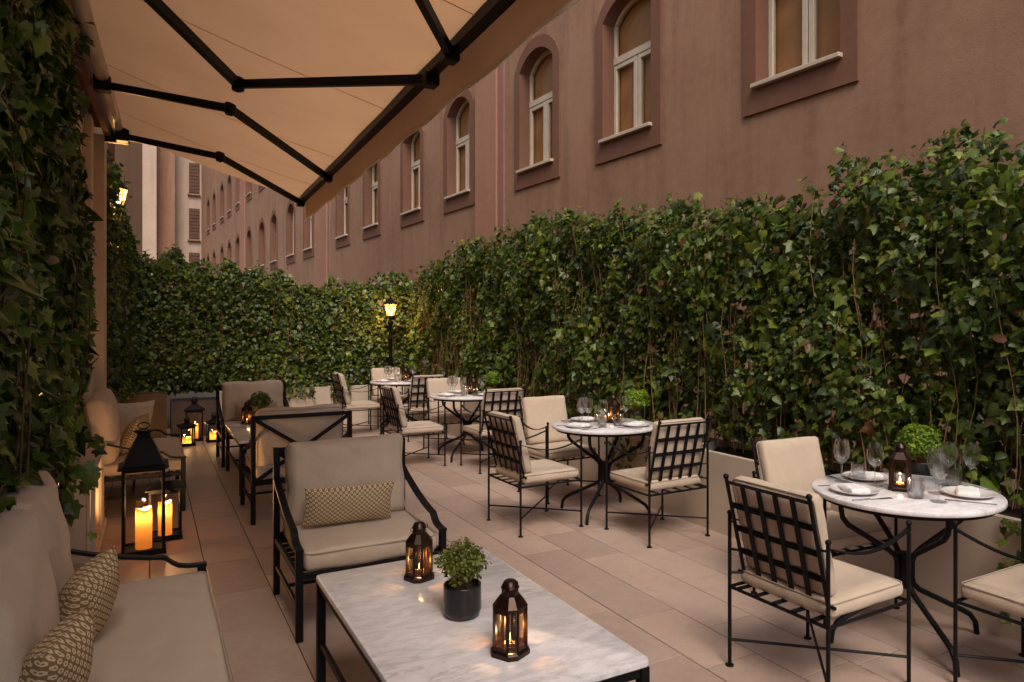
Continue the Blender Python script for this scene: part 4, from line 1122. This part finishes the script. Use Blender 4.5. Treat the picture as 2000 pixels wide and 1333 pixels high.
# ------------------------------------------------------------------ potted herbs
def make_herb(label, loc, seed, rad=0.085, hgt=0.10, pot_r=0.062, pot_h=0.125, leaves=1500, lm='basil_leaf'):
    rng = np.random.default_rng(seed)
    t = thing('potted_herb', label, 'potted plant', loc, 0, 'small round herbs in black pots')
    pr_ = [(0.0001, 0.0), (pot_r * .72, 0.0), (pot_r * .9, 0.008), (pot_r, 0.024)]
    for q in range(12):
        z = 0.026 + (pot_h - 0.03) * q / 11; pr_ += [(pot_r + 0.0012 * (q % 2), z)]
    pr_ += [(pot_r + .0005, pot_h), (pot_r - .004, pot_h), (pot_r - .005, pot_h - .02), (0.0001, pot_h - .02)]
    MB().lathe(pr_, 28).build('pot', 'pot_black', t, True)
    MB().lathe([(0.0001, pot_h - .014), (pot_r - .0052, pot_h - .018)], 14).build('soil', 'soil', t)
    st = MB(); c = np.array([0, 0, pot_h + hgt * 0.95])
    tips = []
    for _ in range(70):
        a = rng.uniform(0, 6.28); rr = pot_r * .55 * math.sqrt(rng.random()); b = np.array([rr * math.cos(a), rr * math.sin(a), pot_h - .02])
        v = rng.normal(0, 1, 3); v /= np.linalg.norm(v); v[2] = abs(v[2]) * 0.9 - 0.25
        e = c + v * np.array([rad, rad, hgt * .75]) * rng.uniform(.55, .95)
        mid = (b + e) / 2 + np.array([v[0], v[1], 0]) * -0.01
        st.tube([b, mid, e], 0.0009, 4, cap=False); tips.append(e)
    tag(st.build('stems', 'stem_pale', t), kind='stuff')
    v = rng.normal(0, 1, (leaves, 3)); v /= np.linalg.norm(v, axis=1)[:, None]
    lump = 1 + 0.16 * np.sin(v[:, 0] * 5 + seed) * np.sin(v[:, 1] * 5 + 1) + 0.1 * np.sin(v[:, 2] * 7 + seed)
    rr = (rng.random(leaves) ** 0.35 * lump)[:, None]
    P = c + v * rr * np.array([rad, rad, hgt * .85])
    P = P[(P[:, 2] > pot_h + 0.030 - 0.025 * rng.random(len(P))) & ((P[:, 2] > pot_h + 0.06) | (rng.random(len(P)) < 0.55))]
    n = len(P); F = leaf_frames((P - c) / rad * .6 + np.array([0, 0, .7]), (P - c) / rad + np.array([0, 0, .2]), .5, .5, n, rng)
    tag(link('foliage', leaf_mesh('foliage', P, F, rad * 0.105 * rng.lognormal(0, .3, n), LEAF_LO, lm), t), kind='stuff')
    return t
make_herb('potted herb between the two candle lanterns on the near coffee table', (0.965, 2.40, 0.4906), 1, 0.086, 0.082, 0.066, 0.115, 2400, 'herb_leaf')
make_herb('potted herb on the far coffee table beside its lantern', (1.03, 8.32, 0.4906), 2, 0.115, 0.115, 0.066, 0.115, 2400, 'herb_leaf')
for (y, nm, zz, sd_) in ((2.455, 'nearest', 0.60, 3), (5.14, 'second', 0.60, 4), (8.15, 'third', 0.60, 5), (11.17, 'farthest', 0.60, 6)):
    make_herb(f'bright green potted herb behind the {nm} round table', (3.70, y, zz), sd_, 0.118, 0.115, 0.066, 0.17, 2400)

# ------------------------------------------------------------------ lounge seats
def make_lounge(name, label, cat, W, loc, rz, nback, group, seed=0, bh=.465):
    t = thing(name, label, cat, loc, rz, group)
    hw, D, s_ = W / 2, 0.355, 0.034
    for sx in (-1, 1):
        MB().bbox((sx * hw - s_ / 2, -D - s_ / 2, 0), (sx * hw + s_ / 2, -D + s_ / 2, 0.832), 0.003).build('leg', 'iron', t)
        MB().bbox((sx * hw - s_ / 2, D - s_ / 2, 0), (sx * hw + s_ / 2, D + s_ / 2, 0.436), 0.003).build('leg', 'iron', t)
    e = s_ / 2
    f = MB()
    f.bbox((-hw + e, -D - .012, .295), (hw - e, -D + .012, .325), .003); f.bbox((-hw + e, D - .012, .295), (hw - e, D + .012, .325), .003)
    for sx in (-1, 1): f.bbox((sx * hw - .012, -D + e, .295), (sx * hw + .012, D - e, .325), .003)
    for k in range(7):
        y = -D + .08 + k * .09; f.bbox((-hw + .0125, y - .02, .312), (hw - .0125, y + .02, .324), .002)
    f.build('seat_frame', 'iron', t)
    MB().bbox((-hw + e, -D - .014, .80), (hw - e, -D + .014, .83), .003).build('top_rail', 'iron', t)
    for a in (-1, 1):
        y = -D - .0115 * a - .004
        MB().bar([(-a * (hw - e), y, .33), (a * (hw - e), y, .797)], .018, .028, up=(0, 0, 1)).build('cross_brace', 'iron', t)
    s2 = MB()
    for sx in (-1, 1): s2.bbox((sx * hw - .009, -D + e, .150), (sx * hw + .009, D - e, .170), .002)
    s2.bbox((-hw + .009, -.01, .152), (hw - .009, .01, .168), .002)
    s2.build('stretcher', 'iron', t)
    prof = [(-D + e * .9, .655), (-.28, .628), (-.18, .592), (-.06, .552), (.06, .521), (.15, .503), (.20, .497), (.215, .490), (.235, .470), (.262, .452), (.30, .443), (D - .01, .440), (D + .02, .440)]
    for sx in (-1, 1):
        MB().bar([(sx * hw, y, z) for y, z in prof], .036, .013, up=(0, 0, 1)).build('arm', 'iron', t)
    cw = W - s_ - .02
    c_ = cushion(cw, .70, .098, .03, .014, 18, .004, seed + 3)
    so = c_.build('seat_cushion', 'cushion', t, True, (0, .022, .376))
    pp = rect_loop(cw - .004, .696, .036)
    MB().tube([(x, y, .040) for x, y in pp], .0035, 5, closed=True).build('piping', 'piping', so, True)
    bw = cw / nback - .006
    for k in range(nback):
        x = -cw / 2 + (k + .5) * cw / nback
        c_ = cushion(bw, bh, .140, .050, .034, 18, .007, seed + 11 + k, 0.025)
        bo = c_.build('back_cushion', 'cushion', t, True, (x, -.222 + .01 * k, .4125 + bh / 2), (R(90 + 9), 0, R(1.5 - 3 * k)))
        pp = rect_loop(bw - .012, bh - .013, .05)
        for zz in (.052,):
            MB().tube([(px_ * (1 - .025 * (1 - (2 * py_ / bh) ** 2)), py_ * (1 - .025 * (1 - (2 * px_ / bw) ** 2)), zz) for px_, py_ in pp], .0035, 5, closed=True).build('piping', 'piping', bo, True)
    return t
AG, SG = 'black framed lounge armchairs', 'black framed lounge sofas'
make_lounge('lounge_armchair', 'large beige lounge armchair with patterned pillow facing the near coffee table', 'armchair', 0.725, (0.99, 4.0, 0), R(180), 1, AG, 0)
make_lounge('lounge_armchair', 'lounge armchair seen from behind showing its crossed black back braces', 'armchair', 0.725, (1.055, 6.32, 0), R(0), 1, AG, 20)
make_lounge('lounge_armchair', 'small far lounge armchair facing the camera before the pale planters', 'armchair', 0.725, (1.06, 8.90, 0), R(180), 1, AG, 40)
make_lounge('lounge_sofa', 'beige sofa cut off by the lower left corner', 'sofa', 1.46, (-0.145, 2.93, 0), R(-90), 2, SG, 60, .53)
make_lounge('lounge_sofa', 'far beige sofa behind the tall floor lantern at left', 'sofa', 1.40, (-0.105, 7.41, 0), R(-90), 2, SG, 80, .53)

def throw_pillow(label, w, h, t_, loc, rot, mat='hex_print', seed=0, name='throw_pillow'):
    o = pillow(w, h, t_, 16, 0.06, seed).build(name, mat, None, True, loc, rot)
    return tag(o, label, 'pillow', 'loose throw pillows on the lounge seats')
throw_pillow('brown honeycomb lumbar pillow on the near lounge armchair', 0.485, 0.225, 0.11, (0.945, 3.985, 0.553), (R(-14), R(-1.5), R(180)), seed=1)
throw_pillow('small honeycomb lumbar pillow on the far lounge armchair', 0.46, 0.21, 0.10, (1.06, 8.885, 0.545), (R(-14), 0, R(180)), seed=2)
throw_pillow('square honeycomb pillow nearer the arm of the corner sofa', 0.27, 0.31, 0.16, (-0.185, 2.96, 0.572), (R(-18), R(12), R(-112)), seed=3)
throw_pillow('square honeycomb pillow cut by the bottom edge on corner sofa', 0.27, 0.31, 0.16, (-0.225, 2.36, 0.572), (R(-18), R(6), R(-108)), seed=4)
throw_pillow('patterned pillow leaning on the far sofa', 0.34, 0.34, 0.15, (-0.10, 7.20, 0.59), (R(-22), R(3), R(-104)), seed=5)
throw_pillow('plain cream pillow standing at the far end of the far sofa', 0.36, 0.40, 0.15, (-0.12, 7.88, 0.62), (R(-14), 0, R(-150)), 'cushion_white', seed=6)

# ------------------------------------------------------------------ coffee tables
def make_coffee(label, loc):
    t = thing('coffee_table', label, 'coffee table', loc, 0, 'marble coffee tables')
    W, L, H = 0.75, 1.315, 0.49
    lp_ = rect_loop(W, L, 0.022, 4); n = len(lp_)
    mb = MB(); lv = []
    for ins, z in ((0.004, H - .024), (0.0, H - .020), (0.0, H - .006), (0.0018, H - .002), (0.006, H)):
        lv.append([(x * (1 - 2 * ins / W), y * (1 - 2 * ins / L), z) for x, y in lp_])
    vs = [p for r_ in lv for p in r_]; fs = []
    for i in range(len(lv) - 1):
        for k in range(n): j = (k + 1) % n; fs.append((i * n + k, i * n + j, i * n + n + j, i * n + n + k))
    fs.append(tuple(range(n))[::-1]); fs.append(tuple((len(lv) - 1) * n + k for k in range(n)))
    mb.add(vs, fs); smooth_by_angle(mb.build('table_top', 'marble', t), 30)
    s_ = 0.034; a, b = W / 2 - s_ / 2 - .003, L / 2 - s_ / 2 - .003
    for sx in (-1, 1):
        for sy in (-1, 1):
            MB().bbox((sx * a - s_ / 2, sy * b - s_ / 2, 0), (sx * a + s_ / 2, sy * b + s_ / 2, H - .0245), .003).build('leg', 'iron', t)
    f = MB()
    for sy in (-1, 1): f.bbox((-a + s_ / 2, sy * b - .012, H - .055), (a - s_ / 2, sy * b + .012, H - .0245), .002)
    for sx in (-1, 1): f.bbox((sx * a - .012, -b + s_ / 2, H - .055), (sx * a + .012, b - s_ / 2, H - .0245), .002)
    f.build('apron', 'iron', t)
    f = MB()
    for sx in (-1, 1): f.bbox((sx * a - .009, -b + s_ / 2, .20), (sx * a + .009, b - s_ / 2, .222), .002)
    f.bbox((-a + .009, -.01, .202), (a - .009, .01, .22), .002)
    f.build('stretcher', 'iron', t)
    return t
make_coffee('large white marble coffee table in the foreground', (0.972, 2.45, 0))
make_coffee('small far marble coffee table between two armchairs', (1.075, 7.67, 0))

# ------------------------------------------------------------------ tall floor lanterns
def make_floor_lantern(label, loc, w, hb, hr, rz=0.0, candle=(0.055, 0.22), power=1.6):
    t = thing('floor_lantern', label, 'lantern', loc, rz, 'square black floor lanterns with pillar candles')
    a, s_ = w / 2, max(0.014, w * 0.075)
    MB().bbox((-a - .006, -a - .006, 0), (a + .006, a + .006, .022), .003).build('base', 'lantern_black', t)
    for sx in (-1, 1):
        for sy in (-1, 1):
            MB().bbox((sx * (a - s_ / 2) - s_ / 2, sy * (a - s_ / 2) - s_ / 2, .022), (sx * (a - s_ / 2) + s_ / 2, sy * (a - s_ / 2) + s_ / 2, hb), .002).build('post', 'lantern_black', t)
    f = MB(); i = a - s_
    for z0, z1 in ((.0225, .036), (hb - .02, hb - .001)):
        for sg in (-1, 1):
            f.box((-i, sg * (a - s_ / 2) - s_ * .3, z0), (i, sg * (a - s_ / 2) + s_ * .3, z1)); f.box((sg * (a - s_ / 2) - s_ * .3, -i, z0), (sg * (a - s_ / 2) + s_ * .3, i, z1))
    f.build('frame', 'lantern_black', t)
    for k in range(4):
        m_ = Matrix.Rotation(math.pi / 2 * k, 3, 'Z')
        q = [m_ @ Vector(p) for p in ((-i, -(a - s_ / 2), .036), (i, -(a - s_ / 2), .036), (i, -(a - s_ / 2), hb - .02), (-i, -(a - s_ / 2), hb - .02))]
        MB().add(q, [(0, 1, 2, 3)]).build('pane', 'glass_lantern', t)
    r_ = MB(); lv = [(a + .022, hb), (a + .022, hb + .010), (a * .96, hb + .022), (a * .36, hr - .045), (a * .30, hr - .04), (a * .30, hr - .012)]
    vs = [(sx * q, sy * q, z) for q, z in lv for sx, sy in ((-1, -1), (1, -1), (1, 1), (-1, 1))]; fs = []
    for j in range(len(lv) - 1):
        for k in range(4): fs.append((j * 4 + k, j * 4 + (k + 1) % 4, j * 4 + 4 + (k + 1) % 4, j * 4 + 4 + k))
    fs.append((3, 2, 1, 0)); fs.append(tuple((len(lv) - 1) * 4 + k for k in range(4)))
    r_.add(vs, fs); r_.build('roof', 'lantern_black', t)
    cp = MB(); cp.lathe([(.0001, hr - .012), (a * .42, hr - .012), (a * .50, hr - .004), (a * .42, hr + .006), (.0001, hr + .010)], 14); smooth_by_angle(cp.build('cap', 'lantern_black', t))
    hn = MB(); hn.tube([(a * .28 * math.cos(q * .5236), 0, hr + .012 + a * .28 * (1 + math.sin(q * .5236)) * .6) for q in range(12)], .004, 6, closed=True, up=(0, 1, 0)); hn.build('ring', 'lantern_black', t, True)
    cr, chh = candle; z0 = .0225
    cprof = [(.0001, .0), (cr, .0), (cr, chh * .5), (cr * .99, chh - .008), (cr * .92, chh), (cr * .80, chh - .006), (cr * .66, chh - .03), (cr * .5, chh - .036), (.0001, chh - .038)]
    cm = MB(); cm.lathe(cprof, 24, (0, 0, z0))
    # uneven molten rim
    for n_ in range(len(cm.v)):
        x, y, z = cm.v[n_]
        if z > z0 + chh * .8: cm.v[n_] = (x, y, z + .010 * math.sin(2 * math.atan2(y, x) + 1) * (z - z0 - chh * .8) / (chh * .2))
    co = cm.build('candle', 'candle_wax', t, True)
    fm = MB(); fm.lathe([(.0002, .0), (.005, .006), (.0065, .014), (.0045, .026), (.0002, .042)], 8, (0, 0, z0 + chh - .034)); fm.build('flame', 'flame', t, True)
    ld = bpy.data.lights.new('candle_light', 'POINT'); ld.energy = power; ld.color = CANDLE_COL; ld.shadow_soft_size = .010
    link('candle_light', ld, t, (0, 0, z0 + chh + .008))
    l2 = bpy.data.lights.new('wax_fill_light', 'POINT'); l2.energy = min(power * .20, .45); l2.color = (1.0, 0.55, 0.20); l2.shadow_soft_size = .012  # added lamp inside the wax to make the shell glow, besides the flame
    link('wax_fill_light', l2, t, (0, 0, z0 + chh - .058))
    return t
make_floor_lantern('tallest black floor lantern with a lit pillar candle beside the near sofa', (-0.025, 5.64, 0), 0.25, 0.575, 0.815, R(0), (0.050, 0.27), 6.0)
make_floor_lantern('medium floor lantern with lit candle just behind the tallest one', (0.105, 5.925, 0), 0.205, 0.36, 0.45, R(0), (0.045, 0.235), 4.5)
make_floor_lantern('left front one of three far floor lanterns by the dark planter', (0.425, 10.32, 0), 0.165, 0.245, 0.33, R(8), (0.05, 0.085), 1.2)
make_floor_lantern('tallest of three far floor lanterns, against the dark planter', (0.53, 10.72, 0), 0.20, 0.40, 0.53, R(-5), (0.045, 0.19), 1.2)
make_floor_lantern('right one of three far floor lanterns beside the far armchair', (0.745, 10.50, 0), 0.165, 0.245, 0.34, R(4), (0.05, 0.11), 1.2)

# ------------------------------------------------------------------ post lamp and wall lamp
def lamp_head(t, c, r, h, power):
    c = Vector(c)
    def hexa(mb, levels):
        vs = []; fs = []
        for rr, z in levels: vs += [(c.x + rr * math.cos(math.pi / 3 * k), c.y + rr * math.sin(math.pi / 3 * k), c.z + z) for k in range(6)]
        for i in range(len(levels) - 1):
            for k in range(6): fs.append((i * 6 + k, i * 6 + (k + 1) % 6, i * 6 + 6 + (k + 1) % 6, i * 6 + 6 + k))
        mb.add(vs, fs); return mb
    hexa(MB(), [(.001, 0), (r * .55, 0), (r * .62, .012), (r * .60, .02), (.001, .02)]).build('lamp_base', 'iron', t)
    hexa(MB(), [(r * 1.12, h), (r * 1.12, h + .012), (r * .80, h + .04), (r * .35, h + .085), (r * .16, h + .10), (r * .16, h + .12), (.001, h + .135)]).build('lamp_roof', 'iron', t)
    for k in range(6):
        a = math.pi / 3 * k
        MB().bar([(c.x + r * .60 * math.cos(a), c.y + r * .60 * math.sin(a), c.z + .02), (c.x + r * 1.03 * math.cos(a), c.y + r * 1.03 * math.sin(a), c.z + h)], .010, .010).build('lamp_rib', 'iron', t)
        b = math.pi / 3 * (k + 1)
        MB().add([(c.x + r * .58 * math.cos(a), c.y + r * .58 * math.sin(a), c.z + .02), (c.x + r * .58 * math.cos(b), c.y + r * .58 * math.sin(b), c.z + .02), (c.x + r * math.cos(b), c.y + r * math.sin(b), c.z + h), (c.x + r * math.cos(a), c.y + r * math.sin(a), c.z + h)], [(0, 1, 2, 3)]).build('pane', 'glass_frosted', t)
    b_ = MB(); b_.lathe([(.0002, .0), (.014, .005), (.022, .022), (.026, .04), (.02, .056), (.0002, .066)], 12, (c.x, c.y, c.z + .025)); b_.build('bulb', 'bulb', t, True)
    ld = bpy.data.lights.new('lamp_light', 'POINT'); ld.energy = power; ld.color = (1.0, 0.52, 0.17); ld.shadow_soft_size = .03
    link('lamp_light', ld, t, (c.x, c.y, c.z + .135))
t = thing('lamp_post', 'black lamp post with glowing glass head against the far hedge', 'lamp post', (3.30, 11.22, 0))
pm = MB(); pm.lathe([(.0001, 0), (.09, 0), (.09, .03), (.06, .05), (.05, .16), (.036, .19), (.030, .30), (.030, 1.30), (.036, 1.31), (.036, 1.33), (.027, 1.35), (.026, 1.52), (.045, 1.55), (.05, 1.57), (.02, 1.60), (.018, 1.655), (.0001, 1.655)], 16)
smooth_by_angle(pm.build('post', 'iron', t))
lamp_head(t, (0, 0, 1.655), .098, .205, 14.0)
t = thing('wall_lamp', 'lit wall lantern among the ivy at upper left', 'wall lamp', (-0.275, 9.15, 2.80))
pm = MB(); pm.tube([(-.20, 0, -.10), (-.12, 0, -.14), (-.04, 0, -.10), (0, 0, -.03), (0, 0, .0)], .010, 8, up=(0, 1, 0)); pm.lathe([(.0001, -.02), (.03, -.02), (.03, .0), (.0001, .0)], 10, (-.20, 0, -.10))
smooth_by_angle(pm.build('bracket', 'iron', t))
lamp_head(t, (0, 0, 0.0), .085, .19, 36.0)
